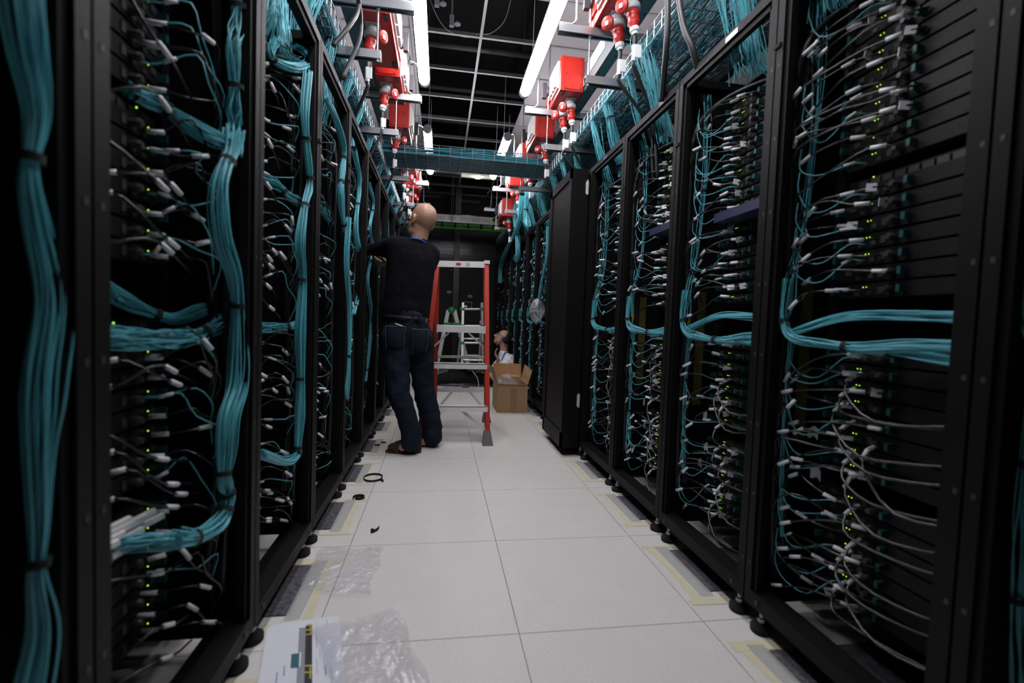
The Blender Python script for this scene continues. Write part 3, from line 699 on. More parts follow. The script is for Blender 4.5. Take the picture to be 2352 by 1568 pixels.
for sd in (1, -1):
    for k in KS:
        if (sd, k) == (1, 3): continue
        far = k >= 5
        for zi, z in enumerate(slots):
            if far and zi % 2: pass
            low = z < .86
            def g(a): return R.gauss(0, a)
            if sd > 0:
                # black cable: server -> sleeve -> sweep to the far post bundle
                for rep in range(1 if R.random() < .55 else 2):
                    s0 = R.uniform(.29, .43); zz = z+.022
                    zc = z+(R.uniform(-.06, .05)); top = R.uniform(.0, .035)
                    dmin = R.uniform(.03, .09)
                    P_ = cat([W(sd, .185, s0, zz, k), W(sd, .155, s0+.02, zz-.002, k), W(sd, .13+g(.01), s0+.07, zz+g(.004), k), W(sd, .1, s0+.13, (zz+zc)/2+top, k),
                              W(sd, dmin+.02, .53+g(.006), zc+top, k), W(sd, dmin+.01, .565, zc-.015, k), W(sd, .08, .575, zc-.09, k)], 16 if not far else 9)
                    cables.append(Cable(P_, .0029, 'black', sd, k, z, (.26+g(.05), .68+g(.05)) if R.random() < .7 else (.3+g(.03),), .33 if R.random() < .42 else None))
                if low and R.random() < .75:     # lower racks: leads looping down to the near side
                    s0 = .40+g(.02); zz = z+.02; dr_ = R.uniform(.05, .15)
                    P_ = cat([W(sd, .185, s0, zz, k), W(sd, .14, s0-.005, zz-.02, k), W(sd, .11, s0-.03, zz-.06, k), W(sd, .10, s0-.12, zz-dr_, k), W(sd, .12, s0-.24, zz-dr_*.9, k), W(sd, .15, .06, zz-dr_*.6, k)], 14)
                    cables.append(Cable(P_, .0038, 'black', sd, k, z, (.1, .2+g(.02)), None))
                if R.random() < .6:             # teal patch lead drooping to the bundle
                    s0 = .44+g(.015); zz = z+.012; dip = R.uniform(.0, .05); zc = z+R.uniform(-.03, .07)
                    P_ = cat([W(sd, .185, s0, zz, k), W(sd, .15, s0+.02, zz, k), W(sd, .11, s0+.06, min(zz, zc)-dip, k), W(sd, .085, .53, min(zz, zc)-dip*.8, k), W(sd, .07, .558, zc+.02, k), W(sd, .075, .562, zc+.08, k)], 16 if not far else 9)
                    cables.append(Cable(P_, .0017, 'teal', sd, k, z, (.2,) if R.random() < .4 else ()))
            else:
                for rep in range(1 if R.random() < .55 else 2):
                    s0 = .44+g(.01); zz = z+.02; zc = z+R.uniform(-.09, .05); up = R.uniform(-.02, .04)
                    P_ = cat([W(sd, .185, s0, zz, k), W(sd, .15, s0+.004, zz, k), W(sd, .10+g(.015), s0+.02, zz+up, k), W(sd, .07+g(.01), s0+.05+g(.01), (zz+zc)/2+up*.5, k), W(sd, .06+g(.008), .52+g(.01), zc, k), W(sd, .085, .545, zc-.07, k)], 16 if not far else 9)
                    if R.random() < .62: cables.append(Cable(P_, .0027, 'black', sd, k, z, (.16+g(.03), .55+g(.05)) if R.random() < .45 else (.16,), None))
                    else: cables.append(Cable(P_, .0018, 'teal', sd, k, z, (.25+g(.04),)))
                if R.random() < .5:   # lead on the near half of the server face
                    s0 = .27+g(.03); zz = z+.02; zc = z+R.uniform(-.1, .03)
                    P_ = cat([W(sd, .185, s0, zz, k), W(sd, .14, s0+.01, zz+.004, k), W(sd, .10, s0+.06, zc+.03, k), W(sd, .09, s0+.13, zc, k), W(sd, .10, s0+.22, zc-.03, k)], 12)
                    cables.append(Cable(P_, .0027, 'black', sd, k, z, (.15, .6)))
print('cables', len(cables))
for kind, nm, col in (('black', 'black_lead', 'black'), ('teal', 'teal_patch_lead', 'teal')):
    lst = sorted([c for c in cables if c.kind == kind], key=lambda c: (not c.vis, c.dz))
    for c in lst[:300]:
        o = obj(nm, MB().tube(c.pts, c.r, 6), M[col], None, True, origin=c.pts[0])
        rn = rname(c.sd, c.k); zn = zone(c.z)
        word = 'black lead with white sleeves' if kind == 'black' and c.sl else 'black lead' if kind == 'black' else 'thin teal patch lead'
        tag(o, '%s, %s of the %s' % (word, zn, rn), 'cable', '%ss in the %s of the %s' % (word, zn, rn))
        n = len(c.pts); T = frames(c.pts)[0]
        for f in c.sl:
            i = min(n-2, max(1, int(f*n))); so = bpy.data.objects.new('label_sleeve', sleeve_me); C.objects.link(so); so.parent = o
            so.matrix_local = orient(c.pts[i]-c.pts[0], T[i])
            if kind == 'teal': so.scale = (.75, .75, .8)
        if c.flag:
            i = min(n-2, int(.1*n)+1); so = bpy.data.objects.new('flag_label', flag_me); C.objects.link(so); so.parent = o
            so.location = c.pts[i]-c.pts[0]; so.rotation_euler = (R.uniform(-.3, .3), R.uniform(-.3, .3), R.uniform(-.5, .5)+1.2)
    mb = MB(); ms = MB()
    for c in lst[300:]:
        if not c.vis: continue
        mb.tube(c.pts, c.r, 4, False); T = frames(c.pts)[0]; n = len(c.pts)
        for f in c.sl:
            i = min(n-2, max(1, int(f*n))); ms.cyl(c.pts[i]-T[i]*.017, c.pts[i]+T[i]*.017, .0056, 6)
    o = obj(nm+'s', mb, M[col], None, True)
    tag(o, 'tangle of %s leads in the farther racks on both sides' % kind, 'cables', kind='stuff')
    if ms.v: obj('label_sleeve', ms, M['sleeve'], o)['kind'] = 'stuff'

# ------------------------------------------------------------------ tied bundles
NB = 0
def bundle(ctrl, N, rad, lb, grp, m='teal', sr=.0016, straps=(), n=44, fan0=1.0, fan1=1.0, seed=None, cat_='cable bundle', name='cable_bundle', bulge=.35, strapw=.012, wav=.18):
    global NB; NB += 1
    RR = np.random.RandomState(NB*13+5 if seed is None else seed)
    P_ = cat(ctrl, n); T, A, B = frames(P_); t = np.linspace(0, 1, n)
    st = sorted(straps); prof = np.ones(n)*1.0
    if st:
        dist = np.min([np.abs(t-s) for s in st], axis=0); gap = 1/(len(st)+1)
        prof = .72+bulge*2*np.clip(dist/gap, 0, .6)
    prof = prof*(fan0+(1-fan0)*np.clip(t*4, 0, 1))*(1+(fan1-1)*np.clip((t-.75)*4, 0, 1))
    mb = MB(); ph = RR.rand()*6
    for i in range(N):
        a = RR.rand()*2*pi; q = sqrt(RR.rand()); tw = RR.normal(0, 1.2)
        w1 = RR.normal(0, wav); w2 = RR.normal(0, wav); f1 = RR.uniform(2, 6) if wav < .4 else RR.uniform(.5, 1.6)
        qa = q*np.cos(a+tw*t)+w1*np.sin(f1*t*3+ph+i); qb = q*np.sin(a+tw*t)+w2*np.cos(f1*t*3+i)
        Q = P_+A*(qa*rad*prof)[:, None]+B*(qb*rad*prof)[:, None]
        mb.tube(Q, sr, 4, False)
    o = obj(name, mb, M[m], None, True, origin=P_[0]); tag(o, lb, cat_, grp)
    for s in st:
        i = min(n-2, max(1, int(s*n))); rr = rad*(prof[i]*1.05)+.002
        c = P_[i]; d = T[i]
        k = 14; ang = np.arange(k+1)*2*pi/k
        ring = np.array([c+A[i]*rr*cos(x)+B[i]*rr*sin(x) for x in ang])
        w2_ = d*strapw/2; v = np.vstack([ring-w2_, ring+w2_, (ring-c)*1.12+c+w2_, (ring-c)*1.12+c-w2_]); f = []
        L = k+1
        for j in range(k):
            f += [(j, j+1, L+j+1, L+j), (L+j, L+j+1, 2*L+j+1, 2*L+j), (2*L+j, 2*L+j+1, 3*L+j+1, 3*L+j), (3*L+j, 3*L+j+1, j+1, j)]
        ms = MB().add(v, f); obj('cable_strap', ms, M['strap'], o)
    return o
def px(lst, x, kb=None, mg=.045):
    if kb is not None:       # depth chosen so that the bundle stays in front of the rack's far post
        um = max(lst, key=lambda q: q[0]); p = at(um[0], um[1], x=-.5); x = -(Y0+P*(kb+1)-mg)/p[1]*.5
    return [at(u, v, x=x) for u, v in lst]
# left side, first racks shaped after the photograph
bundle(px([(50, -60), (60, 100), (85, 260), (70, 390), (88, 520), (118, 680), (95, 860), (90, 1010), (92, 1200), (85, 1320), (95, 1450), (60, 1640)], -.545, -2), 20, .0125, 'blurred teal cable bundle in the nearest rack at the left photo edge', 'bundles in the left racks', straps=(.25, .79), seed=1, n=60, bulge=1.0)
bundle(px([(545, -80), (548, 50), (538, 110), (540, 220), (542, 290), (535, 350)], -.545, -1), 30, .021, 'upper teal bundle standing down the second rack on the left', 'bundles in the left racks', straps=(.15, .55, .85), seed=2)
bundle(px([(540, 300), (530, 350), (505, 430), (510, 540), (540, 640), (548, 760), (545, 880), (522, 960), (515, 1050), (512, 1100), (522, 1140), (505, 1195), (455, 1232), (400, 1240)], -.545, -1), 34, .02, 'long teal bundle falling and turning inward in the second rack on the left', 'bundles in the left racks', straps=(.1, .35, .67, .75, .80, .93), seed=3, n=70)
bundle([at(462, 1230, x=-.52), at(400, 1245, x=-.545), at(340, 1245, x=-.58), at(270, 1255, x=-.62), at(225, 1265, x=-.65)], 34, .018, 'fanned teal bundle end with white plugs low in the second rack on the left', 'bundles in the left racks', fan1=2.6, seed=4)
for q, (u, v) in enumerate([(330, 1185), (310, 1200), (350, 1195), (265, 1220), (300, 1228), (240, 1260), (285, 1262), (320, 1210), (255, 1238), (270, 1205)]):
    p = at(u, v, x=-.61); o = obj('cable_plug', MB().bar(p-np.array([.01, .022, .003]), p+np.array([.01, .022, .003]), .010, .011), M['white'])
    tag(o, 'white plug at the fanned teal bundle end low in the second rack on the left', 'plug', 'white plugs low in the second left rack')
bundle([at(545, 335, x=-.52), at(500, 322, x=-.54), at(430, 285, x=-.60), at(370, 245, x=-.64), at(312, 215, x=-.665), at(290, 205, x=-.67)], 30, .020, 'teal bundle branching up to the left in the upper second rack', 'bundles in the left racks', straps=(.05, .55, .9), seed=5)
bundle([at(520, 735, x=-.56), at(470, 765, x=-.58), at(400, 780, x=-.60), at(320, 780, x=-.63), at(215, 775, x=-.67)], 34, .022, 'thick level teal bundle at mid height of the second rack on the left', 'bundles in the left racks', straps=(.25,), seed=6)
bundle([at(480, 705, x=-.60), at(400, 730, x=-.62), at(330, 712, x=-.65), at(270, 680, x=-.67), at(215, 640, x=-.69)], 26, .016, 'slanting teal bundle above the level one in the second rack on the left', 'bundles in the left racks', straps=(.4,), seed=7)
bundle([at(640, -40, x=-.62), at(650, 60, x=-.60), at(655, 130, x=-.58), at(690, 155, x=-.535), at(712, 140, x=-.525)], 44, .024, 'loose teal cables pouring into the top of the third rack on the left', 'bundles in the left racks', seed=8, fan0=1.5)
bundle([at(640, 90, x=-.60), at(622, 120, x=-.58), at(640, 145, x=-.565), at(680, 155, x=-.53), at(708, 145, x=-.525), at(700, 120, x=-.53), at(665, 105, x=-.6)], 30, .014, 'teal coil tied at the top of the third rack on the left', 'bundles in the left racks', straps=(.25, .75), seed=9)
bundle(px([(708, 165), (700, 260), (705, 340), (712, 420), (700, 475), (690, 560), (695, 640), (688, 760), (690, 860), (688, 950), (684, 1020), (682, 1045), (655, 1062), (600, 1045)], -.54, 0), 32, .016, 'long teal bundle falling and turning inward in the third rack on the left', 'bundles in the left racks', straps=(.14, .22, .3, .46, .62, .78, .84), seed=10, n=70)
bundle([at(700, 470, x=-.53), at(670, 455, x=-.56), at(640, 430, x=-.6), at(598, 405, x=-.63)], 26, .016, 'teal branch rising left in the third rack on the left', 'bundles in the left racks', straps=(.5,), seed=11)
bundle([at(690, 745, x=-.535), at(650, 752, x=-.58), at(595, 752, x=-.62)], 26, .016, 'level teal branch at mid height of the third rack on the left', 'bundles in the left racks', straps=(.4,), seed=12)
bundle(px([(748, 225), (772, 275), (790, 340), (785, 400), (782, 450), (790, 520), (800, 535)], -.535, 1), 30, .016, 'upper teal bundle in the fourth rack on the left', 'bundles in the left racks', straps=(.4, .55, .8), seed=13)
bundle([at(800, 530, x=-.51), at(775, 522, x=-.54), at(745, 490, x=-.58), at(728, 470, x=-.6)], 30, .016, 'teal branch rising left in the fourth rack on the left', 'bundles in the left racks', straps=(.5,), seed=14)
bundle(px([(800, 500), (795, 600), (802, 700), (803, 760), (800, 850), (797, 905), (800, 915)], -.53, 1), 22, .012, 'lower teal bundle hanging in the fourth rack on the left', 'bundles in the left racks', straps=(.6, .93), seed=15)
bundle(px([(812, 345), (826, 420), (818, 520), (826, 600), (822, 680), (812, 720)], -.53, 2), 26, .014, 'teal bundle bowed in the fifth rack on the left', 'bundles in the left racks', straps=(.3, .9), seed=16)
bundle(px([(848, 420), (858, 470), (850, 520), (857, 575), (845, 640), (853, 720), (848, 800), (840, 875)], -.53, 3), 22, .012, 'teal bundle in the sixth rack on the left, beside the standing person', 'bundles in the left racks', straps=(.2, .95), seed=17)
for k in range(5, 12):
    s = .54; b = [W(-1, .06, s, 1.9, k), W(-1, .05, s+R.uniform(-.02, .01), 1.5, k), W(-1, .06, s, 1.1, k), W(-1, .06, s, .6, k)]
    bundle(b, 14, .013, 'teal bundle in the %s, beyond the standing person' % rname(-1, k), 'bundles in the left racks', straps=(.2, .5, .8), n=20)
for k in range(-1, 5):   # black companion bundles on both sides
    for sd in (1, -1):
        if (sd, k) == (1, 3): continue
        b = [W(sd, .10, .572, 1.85, k), W(sd, .09, .578, 1.4, k), W(sd, .1, .572, 1.0, k), W(sd, .09, .578, .6, k), W(sd, .10, .57, .25, k)]
        bundle(b, 14, .011, 'bundle of black leads by the far post of the %s' % rname(sd, k), 'black bundles along the far posts', 'black', .0029, (.2, .4, .6, .8), n=26)
# right side
for k in range(-2, 12):
    if k == 3: continue
    n_ = 22 if k < 5 else 7
    z0 = .93+R.uniform(-.015, .015)
    b = [W(1, .10, .555, 1.93, k), W(1, .11, .555, 1.6, k), W(1, .10, .56, 1.3, k), W(1, .055, .552, 1.08, k), W(1, .06, .55, .99, k)]
    bundle(b, 7 if k < 5 else 3, .015, 'loose teal bundle in the upper half of the %s' % rname(1, k), 'upper teal bundles in the right racks', straps=(.3, .62), n=40 if k < 3 else 20, sr=.0016, wav=.3)
    b = [W(1, .05, .557, 1.10, k), W(1, .04, .552, .99, k), W(1, .045, .52, z0+.005, k), W(1, .065, .44, z0-.012, k), W(1, .09, .33, z0-.02, k), W(1, .12, .2, z0-.005, k), W(1, .14, .04, z0, k)]
    bundle(b, n_, .015, 'teal bundle turning level at mid height in the %s' % rname(1, k), 'teal bundles in the right racks', straps=(.2, .6), n=40 if k < 3 else 22, bulge=.5)
    if k in (-1, 0):
        b = [W(1, .05, .545, .925, k), W(1, .06, .50, .945, k), W(1, .09, .38, .985, k), W(1, .12, .24, .99, k), W(1, .15, .1, .985, k), W(1, .16, .04, .98, k)]
        bundle(b, 18, .013, 'arched teal strands above the level bundle in the %s' % rname(1, k), 'arched teal strands in the right racks', n=34, fan0=.7, fan1=1.3, wav=.25)
    b = [W(1, .085, .56, .92, k), W(1, .08, .565, .7, k), W(1, .08, .56, .5, k), W(1, .085, .55, .3, k)]
    bundle(b, 6, .010, 'thin teal bundle in the lower half of the %s' % rname(1, k), 'lower teal bundles in the right racks', straps=(.3, .7), n=20)
    if k < 3:
        b = [W(1, .13, .40, .895, k), W(1, .12, .30, .90, k), W(1, .12, .18, .893, k), W(1, .14, .04, .885, k)]
        bundle(b, 18, .012, 'short teal bundle below the level one in the %s' % rname(1, k), 'short teal bundles in the right racks', straps=(.4,), n=20)
# thick black hose entering each near rack from the roof
for sd in (1, -1):
    for k in range(-1, 6):
        if (sd, k) == (1, 3): continue
        b = cat([W(sd, .45, .3, 1.955, k), W(sd, .3, .4, 1.95, k), W(sd, .16, .52, 1.9, k), W(sd, .07, .575, 1.78, k), W(sd, .06, .583, 1.5, k), W(sd, .07, .583, 1.0, k), W(sd, .065, .583, .5, k), W(sd, .07, .57, .2, k)], 40)
        o = obj('power_hose', MB().tube(b, .0095, 8), M['hose'], None, True, origin=b[0]); tag(o, 'thick black hose down the far post of the %s' % rname(sd, k), 'cable', 'thick hoses inside the racks')
# velcro clips on posts
for sd, k, z in ((1, 0, 1.72), (1, 1, 1.7), (-1, 0, 1.6), (-1, 1, 1.7), (-1, 1, 1.62), (1, -1, 1.8)):
    c = W(sd, .0, .6, z, k); o = obj('strap_clip', MB().box(c[0]-.006, c[1]-.02, z, c[0]+.008, c[1]+.006, z+.012), M['strap']); tag(o, '%s small black strap end on the far post of the %s' % ('upper' if z > 1.65 else 'lower', rname(sd, k)), 'strap', 'strap ends on the posts')
# drops of teal cables from the trays into the racks
def drop(sd, y, top_w, lb, N=40, tie=None, x0=None, z1=1.98, x1=None):
    xt = (.985 if sd > 0 else -.56) if x0 is None else x0; xb = (XR+.09 if sd > 0 else XL-.12) if x1 is None else x1
    b = [(xt+sd*.04, y+.02, TZ+.07), (xt, y, TZ+.02), (xt+sd*.02, y-.01, TZ-.08), (xt+sd*.05, y, 2.12), (xb, y+.01, z1), (xb+sd*.03, y+.01, z1-.1)]
    bundle(b, int(N*.7), top_w*.7, lb, 'teal drops from the overhead trays', straps=tie or (), wav=.45, sr=.0016, fan0=1.3, fan1=1.2, n=26)
for i, (y, wd, N, tie) in enumerate([(1.62, .07, 75, ()), (1.25, .05, 40, (.7,)), (2.3, .06, 60, ()), (2.52, .03, 30, (.75,)), (2.86, .035, 55, (.42, .85)), (3.12, .035, 40, ()), (3.6, .03, 30, ()), (3.95, .03, 30, ()), (4.3, .04, 30, ()), (4.9, .05, 40, ()), (5.4, .04, 40, ()), (5.9, .04, 40, ()), (6.5, .04, 40, (.5,))]):
    drop(1, y, wd, 'teal cables dropping from the right mesh tray, %s drop from the camera' % ORD[i], N, tie)
for i, (y, wd, N, tie) in enumerate([(1.75, .05, 50, (.5,)), (2.15, .05, 60, ()), (2.5, .05, 50, (.3,)), (2.9, .04, 50, (.55, .8)), (3.3, .035, 40, (.6,)), (3.8, .03, 30, (.6,)), (4.4, .03, 30, ()), (5.0, .04, 40, ()), (5.5, .04, 40, ()), (6.0, .04, 40, ()), (6.6, .04, 30, ())]):
    drop(-1, y, wd, 'teal cables dropping from the left mesh tray, %s drop from the camera' % ORD[i], N, tie)
# long loops hanging in front of far right racks
for i, (c, N, rr) in enumerate([([at(1200, 450, x=.93), at(1190, 520, x=.93), at(1165, 570, x=.95), at(1150, 610, x=.96), at(1148, 650, x=.96)], 30, .035), ([at(1188, 455, x=.93), at(1182, 500, x=.93), at(1187, 545, x=.95), at(1188, 580, x=.96), at(1184, 598, x=.96)], 30, .035),
                             ([at(1212, 440, x=.93), at(1208, 490, x=.93), at(1215, 520, x=.96)], 30, .03)]):
    bundle(c, N, rr, ['longest teal bundle hanging loose in front of the far right racks', 'teal loops hanging loose beside the longest bundle at the far right', 'short teal bundle above the far right racks'][i], 'loose teal bundles at the far right', straps=(.4,), sr=.0028, n=24)
bundle([at(1258, 520, x=.985), at(1255, 590, x=.985), at(1243, 650, x=.985), at(1237, 690, x=.985)], 16, .012, 'teal bundle hanging down to the clear bag on the right', 'loose teal bundles at the far right', sr=.002, n=24)
# clear bag around the cable ends
def bagfn(a, b):
    th = a*2*pi; r = [.012, .05, .035, .075, .085, .06, .0][0] if b < .05 else (.02+.03*sin(b*9)*0 + .085*sin(min(1, b*1.05)*pi)**.7)
    c = at(1233, 715, x=.97); return (c[0]+r*.7*cos(th)*(1+.12*sin(5*th+b*7)), c[1]+r*sin(th)*(1+.15*sin(4*th+b*9)), c[2]+.13-b*.26)
bg = obj('plastic_bag', MB().grid(bagfn, 28, 20), M['cbag'], None, True); tag(bg, 'clear plastic bag tied round cable ends, hanging on the right racks', 'plastic bag')
mb = MB(); c = at(1233, 715, x=.97)
for i in range(30):
    p = c+np.array([R.gauss(0, .02), R.gauss(0, .028), R.gauss(-.02, .04)]); mb.cyl(p, p+np.array([R.gauss(0, .01), R.gauss(0, .01), .02]), .005, 6)
obj('cable_ends', mb, M['inkm'], bg)

# some hanging white paper tags deep in the racks
for i, (sd, k, s, z) in enumerate([(1, 0, .5, .55), (1, 0, .48, .42), (1, 0, .52, .34), (1, 1, .5, .5), (1, 1, .48, .38), (1, 2, .5, .5), (1, -1, .52, .62), (1, -1, .5, .5), (-1, 0, .5, 1.08)]):
    p = W(sd, .13, s, z, k); o = obj('paper_tag', MB().grid(lambda a, b: (p[0]+sd*.02*a, p[1]-.03+.06*a, p[2]+.03*b+.008*sin(a*5)), 4, 3), M['inkm'])
    so = o.modifiers.new('solid', 'SOLIDIFY'); so.thickness = .001
    tag(o, 'crumpled grey paper tag in the %s, %s' % (rname(sd, k), ['upper', 'middle', 'lowest', 'upper', 'lower', 'single', 'upper', 'lower', 'single'][i]), 'tag', 'paper tags in the racks')
# blue-violet faced unit in right racks
for k, z in ((0, 1.37), (1, 1.42)):
    p = W(1, .1, .3, z, k); o = obj('cable_organiser', MB().box(p[0], p[1]-.2, z, p[0]+.09, p[1]+.15, z+.035), M['purple']); tag(o, 'dull violet cable organiser shelf in the %s' % rname(1, k), 'organiser')
p = at(762, 1043, x=-.56); o = obj('orange_clip', MB().bar(p-np.array([0, .03, -.004]), p+np.array([0, .015, -.004]), .008, .006).ell(p+np.array([0, .02, -.006]), (.008, .01, .007), 8), M['orangeclip']); tag(o, 'small bright orange clip in the third rack on the left', 'clip')

# ------------------------------------------------------------------ felt pads with tape under the racks
def sheet(name, poly, z, m, par, th=.0012):
    n = len(poly); v = [(x, y, z) for x, y in poly]+[(x, y, z+th) for x, y in poly]
    f = [tuple(range(n))[::-1], tuple(range(n, 2*n))]+[(i, (i+1) % n, n+(i+1) % n, n+i) for i in range(n)]
    return obj(name, MB().add(v, f), m, par)
def rag(x0, x1, y, amp, n=6): return [(x0+(x1-x0)*i/n, y+R.uniform(-amp, amp)) for i in range(n+1)]
for sd in (1, -1):
    for k in range(-1, 10):
        yc = Y0+P*k+.31; X = XR-.02 if sd > 0 else XL+.04+.0; e = X if sd > 0 else -.44
        xi = e+sd*.55
        t = sheet('felt_pad', [(e, yc-.15), (xi, yc-.15), (xi, yc+.15), (e, yc+.15)], .0003, M['felt'], None, .004)
        tag(t, 'speckled grey felt pad taped to the floor under the %s' % rname(sd, k), 'felt pad', 'felt pads under the racks')
        sheet('clear_tape', [(e-sd*.04, yc-.175+R.uniform(-.005, .005)), (e+sd*.006, yc-.178), (e+sd*.006, yc+.175), (e-sd*.045, yc+.18)], .0045, M['ctape'], t, .0004)
        o_ = e-sd*(.078+R.uniform(-.01, .006)); i_ = e-sd*.045
        sheet('masking_tape', [(o_, yc-.2), (i_, yc-.2), (i_, yc), (i_, yc+.19), (o_-sd*R.uniform(-.01, .01), yc+.2), (o_+sd*.01, yc+.02)], .0006, M['mask'], t, .0003)
        for yy in (yc-.2, yc+.185):
            a = R.uniform(-.015, .015); poly = rag(o_-sd*.02, e+sd*.2, yy+a-.018, .003)+rag(e+sd*.2, o_-sd*.02, yy+.012, .004)
            sheet('masking_tape', poly, .0011, M['mask'], t, .0003)

# ------------------------------------------------------------------ things on the floor
# leaflet
c = [at(615, 1440, z=0), at(777, 1417, z=0), at(800, 1640, z=0), at(580, 1640, z=0)]
A0, A1, A2, A3 = [np.array(q[:2]) for q in c]
def PP(a, b): return (A0*(1-a)+A1*a)*(1-b)+(A3*(1-a)+A2*a)*b
pp = [tuple(PP(a, b)) for a, b in ((0.05, 0), (1, 0), (1, 1), (0, 1), (0, .06))]
t = sheet('leaflet', pp, .005, M['paper'], None, .0008); tag(t, 'white printed leaflet on the floor at the bottom left, under a clear bag', 'leaflet')
def pr(a0, b0, a1, b1, m, nm, z=.0058): return sheet(nm, [tuple(PP(a, b)) for a, b in ((a0, b0), (a1, b0), (a1, b1), (a0, b1))], z, m, t, .0002)
pr(.44, .1, .56, 1, M['inkg'], 'printed_device'); pr(.53, .07, .62, 1, M['ink'], 'printed_ports', .0061)
for b in (.075, .135, .195, .56, .63): pr(.53, b, .62, b+.012, M['yellow'], 'printed_outline', .0064)
for b0, b1 in ((.075, .2), (.56, .7)): pr(.59, b0, .605, b1, M['yellow'], 'printed_outline', .0064)
pr(.36, .42, .46, .58, M['inkt'], 'printed_screen', .0062); pr(.46, .41, .48, .57, M['white'], 'printed_screen_edge', .0062)
for i, (a, b, l) in enumerate([(.67, .06, .08), (.82, .03, .1), (.67, .18, .2), (.71, .4, .1), (.67, .5, .16), (.84, .6, .2), (.2, .62, .12), (.28, .55, .12), (.77, .58, .1)]):
    mbx = MB(); nb = int(l/.014)
    for j in range(nb):
        q = [PP(a, b+j*.014), PP(a+.018*R.uniform(.6, 1), b+j*.014), PP(a+.018, b+j*.014+.009), PP(a, b+j*.014+.009)]
        v = [(x[0], x[1], .0063) for x in q]; mbx.add(v, [(0, 1, 2, 3)])
    obj('printed_text', mbx, M['inkb'] if i in (6, 7, 8) else M['inkm'], t)
# crumpled clear bags
def bag(corners, lb, amp, seed):
    A = [np.array(q[:2]) for q in corners]; RR = np.random.RandomState(seed)
    ks = RR.normal(0, 1, (14, 2))*np.array([14, 14]); ph = RR.rand(14)*6; am = RR.rand(14)
    def hh(a, b):
        s = 0
        for (kx, ky), p_, w_ in zip(ks, ph, am): s += w_*abs(sin(kx*a+ky*b+p_))
        return s/14
    def fn(a, b):
        q = (A[0]*(1-a)+A[1]*a)*(1-b)+(A[3]*(1-a)+A[2]*a)*b
        e = min(1, 6*min(a, 1-a, b, 1-b)+.15)
        return (q[0]+.008*sin(b*11+seed)*(1-e), q[1]+.008*sin(a*9)*(1-e), .0105+amp*e*hh(a, b)*1.6)
    o = obj('plastic_bag', MB().grid(fn, 60, 60), M['bag'], None, True); tag(o, lb, 'plastic bag', 'clear bags on the floor'); return o, A
b1, A = bag([at(738, 1264, z=0), at(884, 1263, z=0), at(846, 1374, z=0), at(684, 1362, z=0)], 'flat clear plastic bag lying on the floor beside the left racks', .016, 3)
for (a, b, r) in ((.78, .1, .008), (.9, .1, .009)):
    q = (A[0]*(1-a)+A[1]*a)*(1-b)+(A[3]*(1-a)+A[2]*a)*b; n = 20
    ring = cat([(q[0]+r*cos(x), q[1]+r*sin(x), .0225) for x in np.linspace(0, 2*pi, n)], n); obj('printed_symbol', MB().tube(ring, .0008, 4), M['inkg'], b1)
mbx = MB()
for j in range(9):
    a = .12+j*.035; q = (A[0]*(1-a)+A[1]*a)*.92+(A[3]*(1-a)+A[2]*a)*.08; mbx.box(q[0], q[1], .022, q[0]+.003, q[1]+.008*R.uniform(.5, 1), .0225)
obj('printed_text', mbx, M['inkg'], b1)
bag([at(715, 1455, z=0), at(912, 1404, z=0), at(990, 1590, z=0), at(790, 1640, z=0)], 'larger crumpled clear plastic bag over the leaflet at the bottom', .03, 5)
# hook strap loop and pieces
c0 = at(857, 1099, z=0); n = 40; ring = [(c0[0]+.052*cos(x), c0[1]+.062*sin(x), .002) for x in np.linspace(0, 2*pi, n)]
def band(pts, h, th=.0015):
    mb = MB(); P_ = np.array(pts); T, A_, B_ = frames(P_); up = np.array([0, 0, 1.]); v = []; f = []
    for p, tt in zip(P_, T):
        s = np.cross(tt, up); s /= np.linalg.norm(s)+1e-9; v += [p-s*th, p+s*th, p+s*th+up*h, p-s*th+up*h]
    for i in range(len(P_)-1):
        for j in range(4): f.append((4*i+j, 4*i+(j+1) % 4, 4*i+4+(j+1) % 4, 4*i+4+j))
    return mb.add(v, f)
tl = [(c0[0]+.045, c0[1]-.045, .002), (c0[0]+.06, c0[1]-.05, .002), (c0[0]+.064, c0[1]-.06, .002), (c0[0]+.055, c0[1]-.064, .002)]
mb = band(ring, .011); mb2 = band(cat(tl, 14), .011); mb.add(np.vstack(mb2.v), mb2.f)
tag(obj('hook_strap', mb, M['strap']), 'large black hook strap loop lying on the floor beside the left racks', 'strap', 'hook straps on the floor')
c1 = at(825, 1145, z=0); sp = [(c1[0]+(.014+.0007*i)*cos(i*.4), c1[1]+(.014+.0007*i)*sin(i*.4), .002) for i in range(26)]
tag(obj('hook_strap', band(sp, .012), M['strap']), 'small rolled black strap on the floor below the large loop', 'strap', 'hook straps on the floor')
c2 = at(858, 1222, z=0); sp = cat([(c2[0]-.008, c2[1]-.012, .002), (c2[0]+.002, c2[1], .002), (c2[0]-.006, c2[1]+.012, .002), (c2[0]-.012, c2[1]+.004, .002), (c2[0], c2[1]-.004, .002), (c2[0]+.016, c2[1]+.014, .004), (c2[0]+.02, c2[1]+.024, .008)], 26)
tag(obj('hook_strap', band(sp, .010), M['strap']), 'curled black strap piece on the floor above the flat clear bag', 'strap', 'hook straps on the floor')
for (u, v, lb) in ((881, 1019, 'larger torn black strap scrap by the standing person\'s toe'), (867, 1025, 'smaller torn black strap scrap on the felt pad by the toe')):
    c3 = at(u, v, z=0); sp = cat([(c3[0]-.018, c3[1]-.004, .006), (c3[0], c3[1]+.004, .006), (c3[0]+.016, c3[1]-.002, .007)], 10)
    tag(obj('hook_strap', band(sp, .010), M['strap']), lb, 'strap', 'hook straps on the floor')

